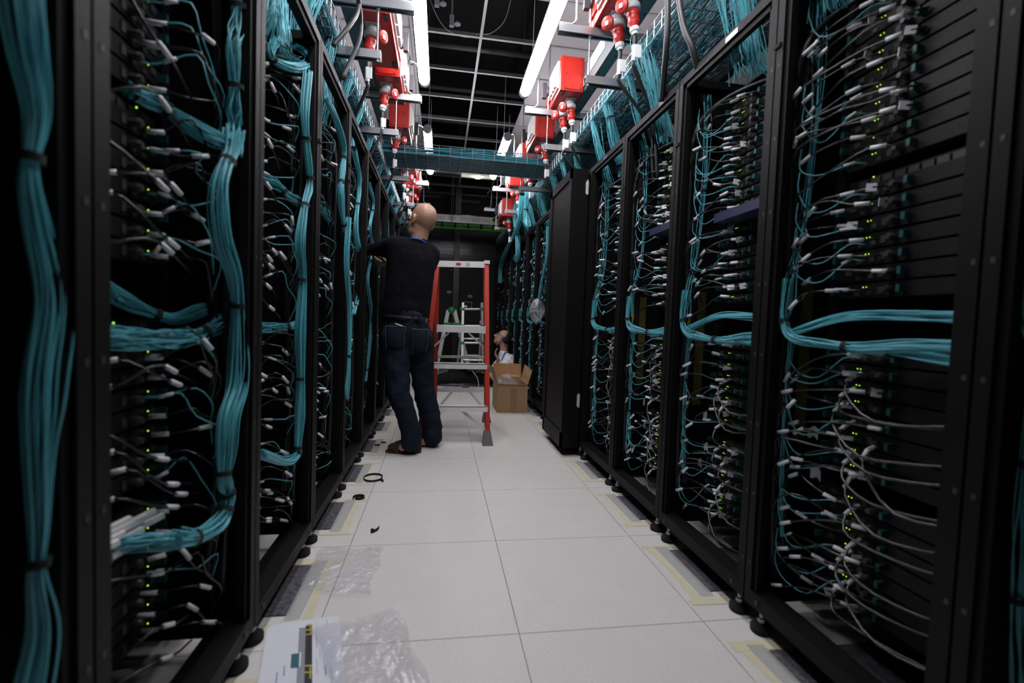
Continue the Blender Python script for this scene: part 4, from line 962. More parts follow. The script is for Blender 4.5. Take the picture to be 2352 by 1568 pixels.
# ------------------------------------------------------------------ cardboard box
bx0, bx1, by0, by1, bh = .60, .91, 4.71, 5.13, .292
t = empty('cardboard_box', ((bx0+bx1)/2, (by0+by1)/2, 0), 'open brown cardboard box with raised flaps and clear film inside', 'box')
th = .004
obj('front_wall', MB().box(bx0, by0, 0, bx1, by0+th, bh), M['card'], t); obj('back_wall', MB().box(bx0, by1-th, 0, bx1, by1, bh), M['cardi'], t)
obj('side_wall', MB().box(bx0, by0+th, 0, bx0+th, by1-th, bh), M['card'], t); obj('side_wall', MB().box(bx1-th, by0+th, 0, bx1, by1-th, bh), M['card'], t)
obj('bottom', MB().box(bx0+th, by0+th, 0, bx1-th, by1-th, th), M['cardi'], t)
def quadslab(a, b, c, d, th=.004):
    a, b, c, d = map(V3, (a, b, c, d)); n = np.cross(b-a, d-a); n = n/np.linalg.norm(n)*th/2
    return MB().add([a-n, b-n, c-n, d-n, a+n, b+n, c+n, d+n], [(3, 2, 1, 0), (4, 5, 6, 7), (0, 1, 5, 4), (1, 2, 6, 5), (2, 3, 7, 6), (3, 0, 4, 7)])
obj('flap', quadslab((bx0, by1, bh), (bx1, by1, bh), (bx1-.0, by1+.04, bh+.17), (bx0, by1+.04, bh+.17)), M['cardi'], t)
obj('flap', quadslab((bx0, by0, bh), (bx0, by1, bh), (bx0-.045, by1, bh+.15), (bx0-.045, by0+.0, bh+.17)), M['card'], t)
obj('flap', quadslab((bx1, by0+.01, bh), (bx1, by1, bh), (bx1+.035, by1-.02, bh+.17), (bx1+.05, by0+.05, bh+.14)), M['card'], t)
obj('flap', quadslab((bx0, by0, bh), (bx1, by0, bh), (bx1-.01, by0-.012, bh-.14*0+.0-.0), (bx0+.01, by0-.012, bh)), M['card'], t)
obj('packing_tape', MB().box(.735, by0-.001, .0, .80, by0, .25), M['ptape'], t)
obj('tape_flap', MB().grid(lambda a, b: (.74+.045*a, by0-.004-.006*sin(a*6+b*5), .2+.055*b), 8, 8), M['cbag'], t)
def filmfn(a, b): return (bx0+.01+(bx1-bx0-.1)*a, by0+.02+.25*b, bh-.03+.12*sin(a*pi*.8+.5)*sin(b*pi)+.01*sin(a*17+b*9))
o = obj('film_wrap', MB().grid(filmfn, 30, 20), M['cbag'], None, True); tag(o, 'crumpled clear film lying in the open cardboard box', 'plastic film')
o = obj('inner_carton', MB().box(.68, 4.92, .01, .86, 5.1, .345), M['card']); tag(o, 'smaller brown carton standing inside the open cardboard box', 'box')

# ------------------------------------------------------------------ orange step ladder
fR = np.array([.382, 3.50, 0]); fL = np.array([-.128, 3.62, 0]); rR = np.array([.452, 4.29, 0]); rL = np.array([-.02, 4.30, 0])
tR = np.array([.356, 3.80, 1.405]); tL = np.array([-.03, 3.82, 1.395])
t = empty('step_ladder', ((fR+fL)/2).tolist(), 'orange red fibreglass step ladder with aluminium steps beside the standing person', 'ladder')
UPy = np.array([0, 1., 0])
def rail(name, a, b, w=.034, dpt=.07):
    d = (b-a)/np.linalg.norm(b-a); st = a+d*.10; mbx = MB().bar(st, b, w*.2, dpt, UPy); dx = np.array([1, 0, 0])
    mbx = MB(); mbx.bar(st, b, .006, dpt, UPy)
    for s in (-1, 1): mbx.bar(st+np.array([0, s*(dpt/2-.003), 0]), b+np.array([0, s*(dpt/2-.003), 0]), w, .006, UPy)
    return obj(name, mbx, M['orange'], t)
rails = [rail('front_rail', fR, tR), rail('front_rail', fL, tL), rail('rear_rail', rR, tR+np.array([.0, .07, -.02])), rail('rear_rail', rL, tL+np.array([.0, .07, -.02]))]
for q, p in zip((fR, fL, rR, rL), (tR, tL, tR, tL)):
    d = (p-q)/np.linalg.norm(p-q); c = q+d*.11
    v = [q+np.array(o_) for o_ in ((-.04, -.045, 0), (.04, -.045, 0), (.04, .045, 0), (-.04, .045, 0))]+[c+np.array(o_) for o_ in ((-.022, -.038, 0), (.022, -.038, 0), (.022, .038, 0), (-.022, .038, 0))]
    ft = obj('foot', MB().add(v, [(3, 2, 1, 0), (4, 5, 6, 7), (0, 1, 5, 4), (1, 2, 6, 5), (2, 3, 7, 6), (3, 0, 4, 7)]), M['dgrey'], t)
def lr(z, f=0):   # front rail points at height z
    a = fL+(tL-fL)*z/tL[2]; b = fR+(tR-fR)*z/tR[2]; return a, b
def rr_(z):
    a = rL+(tL+np.array([0, .07, 0])-rL)*z/1.38; b = rR+(tR+np.array([0, .07, 0])-rR)*z/1.38; return a, b
for z, dp in ((.285, .08), (.60, .08)):
    a, b = lr(z); y0 = min(a[1], b[1])-.045
    s = obj('step', MB().box(a[0]-.012, y0, z-.005, b[0]+.0, y0+dp, z+.001).box(a[0]-.012, y0, z-.04, b[0], y0+.003, z), M['alu'], t)
    for x in (b[0]+.012,):
        for zz in (z-.03, z-.012): obj('rivet', MB().ell((x, y0-.002, zz), (.006, .004, .006), 10), M['galv'], t)
a, b = lr(.885); y0 = min(a[1], b[1])-.04
obj('platform', MB().box(a[0]+.05, y0, .875, b[0]-.012, y0+.32, .885).box(a[0]+.05, y0-.003, .835, b[0]-.012, y0+.002, .885).box(a[0]+.045, y0-.006, .83, a[0]+.055, y0+.02, .892).box(b[0]-.022, y0-.006, .83, b[0]-.012, y0+.02, .892), M['alu'], t)
for (xa, xb) in ((a[0]+.14, a[0]+.03), (b[0]-.14, b[0]-.01)): obj('brace', MB().bar((xa, y0+.02, .832), (xb, y0+.08, .72), .014, .006, (0, 1, 0)), M['alu'], t)
a, b = rr_(.30); obj('rear_bar', MB().bar(a, b, .03, .035), M['alu'], t)
a, b = rr_(.6); obj('rear_bar', MB().bar(a, b, .03, .02), M['alu'], t)
for sx, (zf, zr) in ((1, (.26, .08)), (-1, (.26, .08))):
    a = lr(.25)[1 if sx > 0 else 0]; obj('brace', MB().bar(a+np.array([-sx*.2, .02, -.0]), (fR if sx > 0 else fL)+np.array([-sx*.01, .03, .1]), .022, .006, (0, 1, 0)), M['alu'], t)
    a2 = rr_(.3)[1 if sx > 0 else 0]; obj('brace', MB().bar(a2+np.array([-sx*.16, 0, 0]), (rR if sx > 0 else rL)+np.array([-sx*.01, 0, .1]), .02, .006, (0, 1, 0)), M['alu'], t)
tb = obj('top_rail', MB().bar(tL+np.array([-.012, -.04, -.028]), tR+np.array([-.014, -.04, -.028]), .004, .048).bar(tL+np.array([-.012, -.01, -.008]), tR+np.array([-.014, -.01, -.008]), .06, .004), M['alu'], t)
obj('corner_cap', MB().box(tR[0]-.02, tR[1]-.05, tR[2]-.02, tR[0]+.024, tR[1]+.1, tR[2]+.006), M['alu'], t)
mcen = tL+(tR-tL)*.42+np.array([0, -.0435, -.028]); obj('warning_label', MB().bar(mcen-np.array([.018, 0, 0]), mcen+np.array([.02, 0, 0]), .001, .022), M['warn'], tb)
for dz in (-.004, .003): obj('warning_text', MB().bar(mcen+np.array([-.014, -.001, dz]), mcen+np.array([.016, -.001, dz]), .0008, .002), M['ink'], tb)
cc = tL+(tR-tL)*.62+np.array([0, -.0445, -.028]); ring = cat([(cc[0]+.012*cos(x), cc[1], cc[2]+.012*sin(x)) for x in np.linspace(0, 2*pi, 20)], 30)
obj('prohibition_sign', MB().tube(ring, .0013, 5).cyl((cc[0]-.009, cc[1], cc[2]+.008), (cc[0]+.009, cc[1], cc[2]-.008), .0013, 5), M['warn'], tb)

# ------------------------------------------------------------------ aluminium ladders at the far end
def far_ladder(name, pts2, lb, y, w=.30, green=True, hinge=None, rungs=4):
    pass
t = empty('folding_ladder', (.2, 7.75, 0), 'aluminium folding ladder standing as an inverted V with green hinge at the aisle end', 'ladder')
ap = at(1037, 712, y=7.7)
for i, (u, v) in enumerate(((1000, 862), (1082, 848))):
    yb_ = 7.7; foot = np.array([at(u, v, y=yb_)[0], yb_, .02]); 
    for dy in (-.0, .38):
        obj('stile', MB().bar(foot+np.array([0, dy, 0]), ap+np.array([(-.05 if i == 0 else .05), dy, 0]), .055, .025, (0, 1, 0)), M['alu'], t)
    for f in (.2, .4, .6, .8):
        q = foot+(ap-foot)*f; obj('rung', MB().cyl(q, q+np.array([0, .38, 0]), .014, 8), M['alu'], t)
    q = foot+(ap-foot)*.78; obj('lock', MB().box(q[0]-.07, q[1]-.03, q[2]-.03, q[0]+.07, q[1]+.0, q[2]+.03), M['green'], t)
    obj('foot', MB().box(foot[0]-.04, foot[1]-.03, 0, foot[0]+.04, foot[1]+.41, .06), M['green'], t)
for dy in (0, .38): obj('hinge', MB().lathe((ap[0], ap[1]+dy-.03, ap[2]), [(0, .055), (.05, .055)], 18, (0, 1, 0)), M['green'], t, True)
t = empty('folding_ladder', (.56, 8.0, 0), 'aluminium ladder with green rung ends standing upright beside the hinged one', 'ladder')
y_ = 7.45; La, Lb = at(1064, 695, y=y_), at(1108, 695, y=y_); Fa, Fb = at(1060, 862, y=y_), at(1110, 862, y=y_)
Fa[2] = Fb[2] = .02; Fa[1] -= .12; Fb[1] -= .12; La[1] += .1; Lb[1] += .1
for a, b in ((Fa, La), (Fb, Lb)):
    obj('stile', MB().bar(a, b, .035, .05), M['alu'], t); obj('stile_pin', MB().cyl(b-np.array([.02, 0, .06]), b+np.array([.07, 0, -.05]), .012, 8), M['alu'], t)
    obj('foot', MB().box(a[0]-.03, a[1]-.04, 0, a[0]+.03, a[1]+.04, .05), M['green'], t)
for z in (.28, .55, .82, 1.09):
    f = z/La[2]; a = Fa+(La-Fa)*f; b = Fb+(Lb-Fb)*f; obj('rung', MB().cyl(a, b, .017, 8), M['alu'], t)
    if z > .4:
        for q in (a, b): obj('rung_end', MB().box(q[0]-.045, q[1]-.04, q[2]-.02, q[0]+.03, q[1]-.01, q[2]+.02), M['green'], t)
Ra, Rb = Fa+np.array([-.05, .9, 0]), Fb+np.array([.0, .9, 0])
for a, b in ((Ra, La+np.array([0, .05, -.3])), (Rb, Lb+np.array([0, .05, -.3]))): obj('stile', MB().bar(a, b, .035, .05), M['alu'], t)
for z in (.3, .6): obj('rung', MB().cyl(Ra+(La-Ra)*z/1.2, Rb+(Lb-Rb)*z/1.2, .017, 8), M['alu'], t)

# ------------------------------------------------------------------ earth cable trunking at the aisle end
t = empty('cable_trunking', (.5, 8.2, 2.56), 'perforated galvanised trunking crossing the aisle end above the far wall', 'trunking')
obj('channel', MB().box(-1.6, 8.18, 2.57, 2.2, 8.185, 2.70).box(-1.6, 8.18, 2.57, 2.2, 8.42, 2.575), M['alu'], t)  # paler than galvanised: missing far lamp light is put into the metal colour
mb = MB()
for i in range(16):
    for j in range(3):
        x = -.9+i*.2+.045*j
        for z in (2.62, 2.65): mb.box(x, 8.176, z, x+.025, 8.18, z+.008)
obj('slots', mb, M['ink'], t)['kind'] = 'stuff'
obj('rung', MB().box(-1.6, 8.16, 2.52, 2.2, 8.17, 2.535), M['dgrey'], t)
mb = MB()
for i in range(14): mb.box(-.9+i*.22, 8.15, 2.50, -.87+i*.22, 8.45, 2.57)
obj('bracket', mb, M['rack'], t)['kind'] = 'stuff'
for i, (z, m_) in enumerate(((2.545, 'egreen'), (2.522, 'eyel'), (2.50, 'egreen'))):
    o = obj('earth_cable', MB().tube(cat([(-1.6, 8.2+.03*i, z), (-.3, 8.2+.03*i, z-.006), (.6, 8.2+.03*i, z), (1.4, 8.2+.03*i, z-.006), (2.2, 8.2+.03*i, z)], 30), (.026 if m_ == 'egreen' else .009), 8), M[m_], None, True)
    tag(o, ['upper green earth cable under the galvanised trunking', 'thin yellow line of earth cable under the galvanised trunking', 'lower green earth cable under the galvanised trunking'][i], 'cable', 'earth cables at the aisle end')
o = obj('earth_cable', MB().tube(cat([(.85, 8.0, 2.62), (.95, 7.7, 2.68), (1.1, 7.4, 2.72), (1.3, 7.0, 2.74)], 20), .03, 8), M['egreen'], None, True); tag(o, 'thick green earth cable curving up at the right end of the trunking', 'cable', 'earth cables at the aisle end')
for x in (.14, .17):
    o = obj('hanger_rod', MB().cyl((x, 8.16, 2.5), (x, 8.16, 3.43), .005, 6), M['galv']); tag(o, '%s hanging rod holding the galvanised trunking' % ('left' if x < .15 else 'right'), 'rod', 'trunking rods')
for i, (x0, x1, z) in enumerate(((-.9, -.05, 3.25), (.3, .75, 3.2))):
    o = obj('far_rail', MB().box(x0, 9.74, z+.1, x1, 9.801, z+.15), M['tbars']); tag(o, 'dim horizontal rail high on the far wall, %s of the pillar' % ('left' if i == 0 else 'right'), 'rail', 'rails on the far wall')

# ------------------------------------------------------------------ people
def blob(name, mb, m, parent=None, vox=.008, smooth=6, fac=.5, origin=None, disp=None):
    o = obj(name, mb, m, parent, True, origin)
    r = o.modifiers.new('remesh', 'REMESH'); r.mode = 'VOXEL'; r.voxel_size = vox; r.use_smooth_shade = True
    s = o.modifiers.new('smooth', 'SMOOTH'); s.iterations = smooth; s.factor = fac
    if disp:
        tx = bpy.data.textures.new(name+'_folds', 'CLOUDS'); tx.noise_scale = disp[1]; tx.noise_depth = 2
        d = o.modifiers.new('folds', 'DISPLACE'); d.texture = tx; d.strength = disp[0]; d.mid_level = .5; d.texture_coords = 'GLOBAL'
    return o
def hand(mb, wrist, dirv, palmn, size=1.0, curl=.5, thumb_side=1):
    d = V3(dirv); d /= np.linalg.norm(d); n = V3(palmn); n = n-d*(n@d); n /= np.linalg.norm(n); s = np.cross(d, n)*thumb_side; w_ = V3(wrist)
    pc = w_+d*.05*size; mb.cap(w_, w_+d*.03*size, .024*size, .026*size, 12, (n, .7))
    for i in range(4):
        off = s*(.028-.0185*i)*size; mb.cap(w_+d*.02*size+off*.7, w_+d*.082*size+off, .013*size, .0105*size, 10)
        ln = [.040, .045, .042, .033][i]*size; base = w_+d*.085*size+off; dd = d.copy(); p = base
        for j in range(3):
            ang = curl*(.5+.35*j); dd = dd*cos(ang)+n*sin(ang) if j == 0 else dd*cos(curl*.9)+np.cross(np.cross(dd, n), dd)*0+n*sin(curl*.9)*.8; dd /= np.linalg.norm(dd)
            q = p+dd*ln*(.62 if j else .9); mb.cap(p, q, (.0092-.0008*j)*size, (.0085-.0009*j)*size, 10); p = q
    b = w_+d*.025*size+s*.022*size; e = b+(s*.75+d*.6+n*.25)*.035*size; f = e+(d*.85+s*.2+n*.4)*.028*size
    mb.cap(b, e, .013*size, .0105*size, 10); mb.cap(e, f, .0105*size, .0085*size, 10)
def basis(fwd, up):
    f = V3(fwd); f /= np.linalg.norm(f); r = np.cross(f, V3(up)); r /= np.linalg.norm(r); u = np.cross(r, f); return r, f, u
def head(mb, c, fwd, up, s=1.0):
    r, f, u = basis(fwd, up); Rm = np.stack([r, f, u], 1); c = V3(c)
    def L(x, y, z): return c+(r*x+f*y+u*z)*s
    mb.ell(L(0, -.018, .035), (.076*s, .094*s, .088*s), 24, Rm)      # skull
    mb.ell(L(0, .02, -.02), (.064*s, .072*s, .09*s), 20, Rm)       # face
    mb.ell(L(0, .045, -.085), (.036*s, .034*s, .028*s), 14, Rm)      # chin
    for sx in (-1, 1):
        mb.ell(L(sx*.04, .03, -.065), (.026*s, .04*s, .03*s), 12, Rm)   # jaw
        mb.ell(L(sx*.036, .066, -.018), (.02*s, .018*s, .016*s), 12, Rm)  # cheek
        mb.ell(L(sx*.078, -.008, .0), (.010*s, .020*s, .032*s), 12, Rm)   # ear
        mb.ell(L(sx*.083, -.016, .008), (.008*s, .016*s, .022*s), 12, Rm)
        mb.ell(L(sx*.078, .0, -.024), (.008*s, .010*s, .011*s), 10, Rm)
        mb.cap(L(sx*.012, .082, .022), L(sx*.05, .07, .026), .010*s, .009*s)   # brow
    mb.cap(L(0, .088, .012), L(0, .108, -.026), .008*s, .013*s)      # nose
    mb.ell(L(0, .098, -.030), (.017*s, .012*s, .009*s), 12, Rm)
    mb.cap(L(-.018, .082, -.053), L(.018, .082, -.053), .007*s, .007*s); mb.cap(L(-.014, .08, -.063), L(.014, .08, -.063), .0075*s, .0075*s)
    return L, Rm
# --- standing person
def A_(u, v, y): return at(u, v, y=y)
hc = A_(969, 511, 3.36)
pel = A_(935, 762, 3.34); wa = A_(932, 722, 3.34); ch = A_(944, 625, 3.36); nb = A_(958, 553, 3.36)
shL = A_(908, 566, 3.34); shR = A_(987, 587, 3.42); elL = np.array([-.44, 3.52, 1.42]); wrL = np.array([-.63, 3.66, 1.42])
elR = A_(960, 655, 3.66); wrR = A_(898, 612, 3.66)
hpL = A_(908, 790, 3.30); knL = A_(917, 905, 3.24); anL = A_(945, 1012, 3.26)
hpR = A_(962, 790, 3.38); knR = A_(974, 895, 3.42); anR = A_(993, 1000, 3.44)
mb = MB()
facing = np.array([-.66, .74, -.06])
L, Rm = head(mb, hc, facing, (.18, 0, 1), 1.06)
mb.cap(nb+np.array([0, 0, -.03]), hc+np.array([.0, -.0, -.05]), .058, .056)
mb.cap(nb-np.array([0, 0, .08]), ch, .09, .12, 16, ((0, 1, 0), .8)); mb.cap(ch, wa, .13, .12, 16, ((0, 1, 0), .75)); mb.cap(wa, pel, .125, .12, 16, ((0, 1, 0), .8))
for a, b, c_ in ((shL, elL, wrL), (shR, elR, wrR)):
    mb.cap(nb-np.array([0, 0, .06]), a, .06, .048); mb.cap(a, b, .045, .036); mb.cap(b, c_, .036, .024)
hand(mb, wrL, (-1, .3, -.1), (0, .2, -1), 1.0, .5, 1); hand(mb, wrR, (-.9, -.1, .25), (.1, .3, .9), 1.0, .6, -1)
for a, b, c_ in ((hpL, knL, anL), (hpR, knR, anR)):
    mb.cap(pel, a, .1, .075); mb.cap(a, b, .075, .05); mb.cap(b, c_, .05, .034); mb.cap(c_, c_+np.array([-.06, 0, -.045]), .034, .028)
person = blob('person', mb, M['skin'], None, .0055, 5)
tag(person, 'bald person in black sweater and dark jeans reaching into the left racks', 'person')
mb = MB()   # sweater
mb.cap(nb-np.array([0, 0, .045]), ch+np.array([0, 0, .02]), .085, .145, 18, ((0, 1, 0), .85))
mb.cap(ch+np.array([.0, 0, .08]), ch, .165, .17, 18, ((0, 1, 0), .72)); mb.cap(ch, wa+np.array([0, 0, .02]), .17, .162, 18, ((0, 1, 0), .72)); mb.cap(wa+np.array([0, 0, .04]), wa+np.array([0, 0, -.005]), .163, .163, 18, ((0, 1, 0), .74))
mb.cap(nb-np.array([.01, 0, .045]), shL, .068, .075); mb.cap(nb-np.array([-.01, 0, .05]), shR, .07, .075)
mb.cap(shL, ch+np.array([-.07, 0, .03]), .075, .09); mb.cap(shR, ch+np.array([.08, .02, .03]), .078, .09)
for a, b, c_ in ((shL, elL, wrL), (shR, elR, wrR)): mb.cap(a, b, .070, .056); mb.cap(b, c_, .055, .038)
mb.lathe(nb+np.array([0, 0, -.055]), [(0, .09), (.03, .07), (.045, .064)], 20)
blob('sweater', mb, M['sweater'], person, .009, 6, .5, disp=(.022, .11))
mb = MB()   # jeans
ht = wa+np.array([0, 0, -.02])
mb.cap(ht, pel+np.array([0, -.01, .0]), .157, .160, 18, ((0, 1, 0), .76))
mb.ell(pel+np.array([-.075, -.045, -.03]), (.09, .085, .1), 16); mb.ell(pel+np.array([.085, -.02, -.035]), (.085, .085, .1), 16)
for a, b, c_, e in ((hpL, knL, anL, 0), (hpR, knR, anR, 1)):
    mb.cap(a+np.array([0, 0, .06]), a, .1, .1); mb.cap(a, b, .098, .076); mb.cap(b, c_+np.array([0, 0, .07]), .075, .066)
    mb.cap(c_+np.array([0, 0, .07]), c_+np.array([.0, 0, .0]), .066, .074)
blob('jeans', mb, M['jeans'], person, .009, 5, .5, disp=(.03, .075))
def ringband(c, rx, ry, h, m, nm, par, th=.004, tilt=0):
    mbx = MB(); n = 40; v = []; f = []
    for i in range(n):
        a = 2*pi*i/n; 
        for (q, z) in ((1, -h/2), (1, h/2), (1-th/rx, h/2), (1-th/rx, -h/2)): v.append((c[0]+rx*q*cos(a), c[1]+ry*q*sin(a), c[2]+z+tilt*cos(a)))
    for i in range(n):
        j = (i+1) % n
        for q in range(4): f.append((4*i+q, 4*j+q, 4*j+(q+1) % 4, 4*i+(q+1) % 4))
    return obj(nm, mbx.add(v, f), m, par, True)
ringband(wa+np.array([.0, -.0, -.028]), .163, .128, .034, M['belt'], 'belt', person, .006, -.008)
for ax_, sx in ((.055, 1), (.1, 1)):
    p = wa+np.array([ax_, -.128+.03*(ax_/.16)**2*2, -.028]); obj('belt_loop', MB().box(p[0]-.005, p[1]-.004, p[2]-.028, p[0]+.005, p[1]+.006, p[2]+.026), M['jeans'], person)
p = wa+np.array([.145, -.07, -.035]); obj('leather_patch', MB().bar(p-np.array([.008, .004, 0]), p+np.array([.008, .012, 0]), .003, .03), M['shoeo'], person)
# back pockets follow the seat
def pocket(cx, cy, cz, w_, h_, yaw, lb):
    n = 8
    def fn(a, b):
        x = (a-.5)*w_*(1-.12*(1-b)); z = (b-.5)*h_; bow = .02*(1-(2*a-1)**2)+.012*(1-(2*b-1)**2)
        y = -bow
        return (cx+x*cos(yaw)-y*sin(yaw), cy+x*sin(yaw)+y*cos(yaw), cz+z)
    o = obj('back_pocket', MB().grid(fn, n, n), M['denimp'], person, True); so = o.modifiers.new('s', 'SOLIDIFY'); so.thickness = .006
    mbx = MB(); e = [np.array(fn(a, 1.0))+np.array([0, -.003, 0]) for a in np.linspace(0, 1, 9)]; mbx.tube(np.array(e), .0015, 4)
    for aa in (0, 1): mbx.tube(np.array([np.array(fn(aa, b))+np.array([0, -.003, 0]) for b in np.linspace(0, 1, 9)]), .0010, 4)
    obj('stitching', mbx, M['stitch'], o)
pocket(pel[0]-.065, pel[1]-.136, pel[2]-.035, .13, .15, -.1, 'l'); pocket(pel[0]+.095, pel[1]-.115, pel[2]-.05, .11, .15, .35, 'r')
p = pel+np.array([-.045, -.155, .05]); obj('pen', MB().cyl(p-np.array([.022, 0, -.008]), p+np.array([.025, 0, -.008]), .003, 8), M['white'], person)
# lanyard at the collar
obj('lanyard', MB().tube(cat([nb+np.array([-.06, -.035, -.012]), nb+np.array([-.02, -.072, .004]), nb+np.array([.035, -.066, -.004]), nb+np.array([.07, -.03, -.03])], 20), .006, 6), M['blue'], person, True)
# stubble hair cap is absent: bald. shoes
def shoe(heel, toe, nm, par):
    heel = V3(heel); toe = V3(toe); d = toe-heel; Ln = np.linalg.norm(d); d /= Ln; s = np.array([-d[1], d[0], 0]); mbx = MB()
    mbx.cap(heel+d*.03+np.array([0, 0, .034]), heel+d*.10+np.array([0, 0, .04]), .034, .036); mbx.cap(heel+d*.10+np.array([0, 0, .04]), heel+d*.2+np.array([0, 0, .032]), .037, .032, 14)
    mbx.cap(heel+d*.18+np.array([0, 0, .026]), toe-d*.04+np.array([0, 0, .024]), .04, .026, 14, ((0, 0, 1), .75)); mbx.cap(heel+d*.035+np.array([0, 0, .05]), heel+d*.075+np.array([0, 0, .085]), .034, .04)
    mbx.cap(heel+d*.09+np.array([0, 0, .075]), heel+d*.17+np.array([0, 0, .05]), .033, .028)
    o = blob(nm, mbx, M['shoe'], par, .006, 5)
    ms = MB(); n = 28; lo = []; 
    for i in range(n):
        a = 2*pi*i/n; xx = cos(a)*Ln/2+Ln/2; wy = sin(a)*(.040 if xx > Ln*.45 else .034)
        lo.append(heel+d*xx+s*wy)
    v = [(q[0], q[1], .001) for q in lo]+[(q[0], q[1], .016) for q in lo]; f = [tuple(range(n))[::-1], tuple(range(n, 2*n))]+[(i, (i+1) % n, n+(i+1) % n, n+i) for i in range(n)]
    obj('sole', ms.add(v, f), M['shoed'], o)
    for q, (f0, mm) in enumerate(((.40, 'shoed'), (.47, 'shoed'), (.54, 'shoed'), (.66, 'shoeo'))):
        b = heel+d*Ln*f0; arc = [b+s*(.0405*cos(x))+np.array([0, 0, .014+(.062-.04*(f0-.4)*2)*sin(x)])-d*.02*sin(x) for x in np.linspace(0, pi, 12)]
        obj('strip', MB().tube(np.array(arc), .0035 if mm == 'shoed' else .005, 5), M[mm], o, True)
    return o
shoe(at(967, 1043, z=0)+np.array([0, .04, 0]), at(884, 1041, z=0)+np.array([0, .03, 0]), 'shoe', person)
shoe(at(1004, 1027, z=0)+np.array([-.01, .04, 0]), at(1004, 1027, z=0)+np.array([-.2, .22, 0]), 'shoe', person)
# --- seated person
def B(u, v, y=6.6): return at(u, v, y=y)
hs = B(1153, 776, 6.6); n_ = B(1157, 806); sh = B(1160, 832); hip = np.array([.87, 6.62, .12]); chs = (sh+hip)/2+np.array([.02, 0, .05])
mb = MB(); fw = np.array([-.9, -.12, .52]); L2, Rm2 = head(mb, hs, fw, (.5, 0, .86), 1.02)
mb.cap(n_+np.array([.0, 0, -.02]), hs+np.array([.02, 0, -.03]), .055, .055); mb.cap(sh, chs, .1, .12); mb.cap(chs, hip, .13, .13)
s1 = sh+np.array([-.02, -.17, -.02]); s2 = sh+np.array([-.02, .17, -.02])
e1 = s1+np.array([-.1, -.04, -.24]); w1 = np.array([B(1118, 852, 6.45)[0], 6.46, B(1118, 852, 6.45)[2]])
w2 = B(1141, 806, 6.5)-np.array([0, 0, .07]); e2 = s2+np.array([-.10, -.1, -.22])
s1b = s1; mb.cap(sh, s1, .06, .05); mb.cap(s1, e1, .045, .038); mb.cap(e1, w1, .036, .025); hand(mb, w1, (-1, .1, -.05), (0, 0, -1), 1.0, .25, 1)
mb.cap(sh, s2, .06, .05); mb.cap(s2, e2, .045, .038); e2b = e2; mb.cap(e2b, w2+np.array([.03, 0, -.05]), .036, .026); hand(mb, w2+np.array([.03, 0, -.05]), (-.55, -.05, .9), (.7, -.3, .5), 1.05, .9, -1)
k1 = np.array([.38, 6.55, .13]); f1 = np.array([-.06, 6.6, .07]); k2 = np.array([.42, 6.8, .15]); f2 = np.array([0.0, 6.82, .07])
for a, b in ((k1, f1), (k2, f2)): mb.cap(hip, a, .085, .06); mb.cap(a, b, .055, .035); mb.cap(b, b+np.array([-.04, 0, .1]), .034, .03)
p2 = blob('person', mb, M['skin2'], None, .0055, 4); tag(p2, 'seated person in a white shirt and headphones, looking up, laptop on the legs', 'person')
mb = MB(); mb.cap(n_-np.array([0, 0, .05]), sh, .075, .10); mb.cap(sh-np.array([-.02, 0, 0]), chs, .135, .155, 16, ((0, 1, 0), 1.2)); mb.cap(chs, hip+np.array([0, 0, .03]), .155, .165, 16)
for a, b in ((s1, e1), (s2, e2)): mb.cap(sh, a, .08, .075); mb.cap(a, a+(b-a)*.75, .073, .07)
mb.lathe(n_-np.array([0, 0, .045]), [(0, .075), (.05, .062)], 18)
blob('shirt', mb, M['shirt'], p2, .01, 4, disp=(.03, .08))
mb = MB(); mb.cap(hip+np.array([0, -.06, 0]), hip+np.array([0, .06, 0]), .12, .12)
for a, b in ((k1, f1), (k2, f2)): mb.cap(hip, a, .11, .085); mb.cap(a, b, .085, .065)
blob('trousers', mb, M['trouser'], p2, .01, 5, disp=(.03, .1))
for b in (f1, f2): blob('shoe', MB().cap(b+np.array([-.03, 0, -.02]), b+np.array([-.06, 0, .15]), .045, .04), M['belt'], p2, .01, 3)
mb = MB(); mb.ell(L2(0, -.045, .045), (.082, .085, .082), 20, Rm2); mb.ell(L2(0, -.06, -.01), (.074, .06, .07), 16, Rm2)
blob('hair', mb, M['hair'], p2, .008, 3)
hp = obj('headphones', MB().tube(np.array([L2(.088*cos(a), -.02, .02+.115*sin(a)) for a in np.linspace(0, pi, 20)]), .009, 8), M['ink'], p2, True)
for sx in (-1, 1): obj('ear_cup', MB().lathe(L2(sx*.082, -.015, .0), [(0, .035), (.022, .038), (.028, .03)], 20, Rm2[:, 0]*sx), M['ink'], hp, True)
gl = MB()
for sx in (-1, 1):
    gl.tube(np.array([L2(sx*.033+.022*cos(a), .1, .008+.016*sin(a)) for a in np.linspace(0, 2*pi, 16)]), .0018, 5); gl.cyl(L2(sx*.055, .098, .012), L2(sx*.082, .0, .014), .0018, 5)
gl.cyl(L2(-.011, .1, .012), L2(.011, .1, .012), .0018, 5); obj('glasses', gl, M['ink'], p2)
for sx in (-1, 1):
    e = obj('eye', MB().ell(L2(sx*.032, .082, .005), (.0115, .0115, .0115), 12), M['white'], p2, True); obj('iris', MB().ell(L2(sx*.032, .0905, .007), (.005, .005, .005), 10), M['ink'], e, True)
    e = obj('eye', MB().ell(L(sx*.032, .080, .005), (.0115, .0115, .0115), 12), M['white'], person, True); obj('iris', MB().ell(L(sx*.032, .0885, .006), (.005, .005, .005), 10), M['ink'], e, True)
obj('eyebrow', MB().cap(L2(-.052, .082, .03), L2(-.018, .09, .032), .004, .005).cap(L2(.052, .082, .03), L2(.018, .09, .032), .004, .005), M['hair'], p2, True)
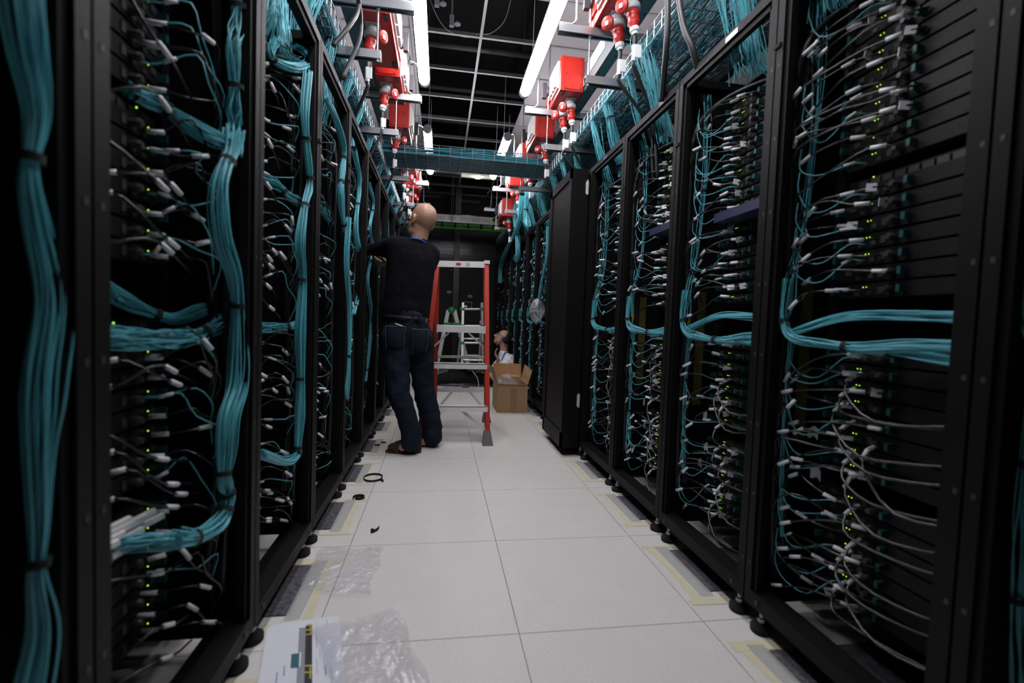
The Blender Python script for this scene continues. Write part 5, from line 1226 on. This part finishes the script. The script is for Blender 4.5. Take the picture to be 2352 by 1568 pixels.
obj('lanyard', MB().tube(cat([n_+np.array([.06, -.03, .0]), n_+np.array([.0, -.085, -.03]), sh+np.array([-.09, -.14, -.02]), sh+np.array([-.14, -.12, -.12]), sh+np.array([-.19, -.1, -.2])], 24), .008, 6), M['blue'], p2, True)
# laptop on the legs, with a dongle and leads on the floor
lp = np.array([B(1090, 858, 6.5)[0], 6.55, .235])
t = empty('laptop', lp.tolist(), 'open dark laptop resting on the seated person\'s legs', 'laptop')
obj('base', MB().box(lp[0]-.11, lp[1]-.16, lp[2], lp[0]+.13, lp[1]+.16, lp[2]+.018), M['screen'], t); obj('keyboard', MB().box(lp[0]-.08, lp[1]-.13, lp[2]+.018, lp[0]+.04, lp[1]+.13, lp[2]+.02), M['ink'], t)
obj('screen', quadslab(lp+np.array([-.11, -.16, .018]), lp+np.array([-.11, .16, .018]), lp+np.array([-.2, .16, .2]), lp+np.array([-.2, -.16, .2]), .008), M['screen'], t)
q = at(1070, 890, z=.01); pts = cat([lp+np.array([-.05, -.15, .01]), lp+np.array([.03, -.24, -.1]), (lp[0]+.02, lp[1]-.45, .02), (q[0]+.1, q[1]+.05, .008), (q[0]+.03, q[1], .008)], 30)
tag(obj('laptop_lead', MB().tube(pts, .0045, 6), M['inkm'], None, True), 'pale lead hanging from the laptop to the floor dongle', 'cable')
tag(obj('dongle', MB().bar(q-np.array([.05, 0, -.004]), q+np.array([.045, 0, .004]), .022, .018), M['ink']), 'small dark dongle on the floor before the seated person', 'adapter')
pts = cat([q-np.array([.05, 0, 0]), q+np.array([-.14, .06, -.003]), q+np.array([-.26, .08, -.004]), q+np.array([-.3, .0, -.004]), q+np.array([-.22, -.12, -.004]), q+np.array([-.3, -.25, -.004])], 40)
tag(obj('network_lead', MB().tube(pts, .004, 6), M['blue'], None, True), 'dark blue lead snaking on the floor from the dongle', 'cable')
tag(obj('dark_bag', MB().ell((lp[0]-.28, 6.9, .12), (.1, .1, .1), 14), M['trouser'], None, True), 'small black bag behind the feet of the seated person', 'bag')

_seen = {}
for o in C.objects:
    if o.parent is None and 'label' in o:
        n = len(o['label'].replace(',', ' ').split())
        if n > 16 or n < 4: print('LABEL LEN', n, o['label'])
        if o['label'] in _seen and o.get('group') != _seen[o['label']]: print('DUP', o['label'])
        if o['label'] in _seen and not o.get('group'): print('DUP nogroup', o['label'])
        _seen[o['label']] = o.get('group')
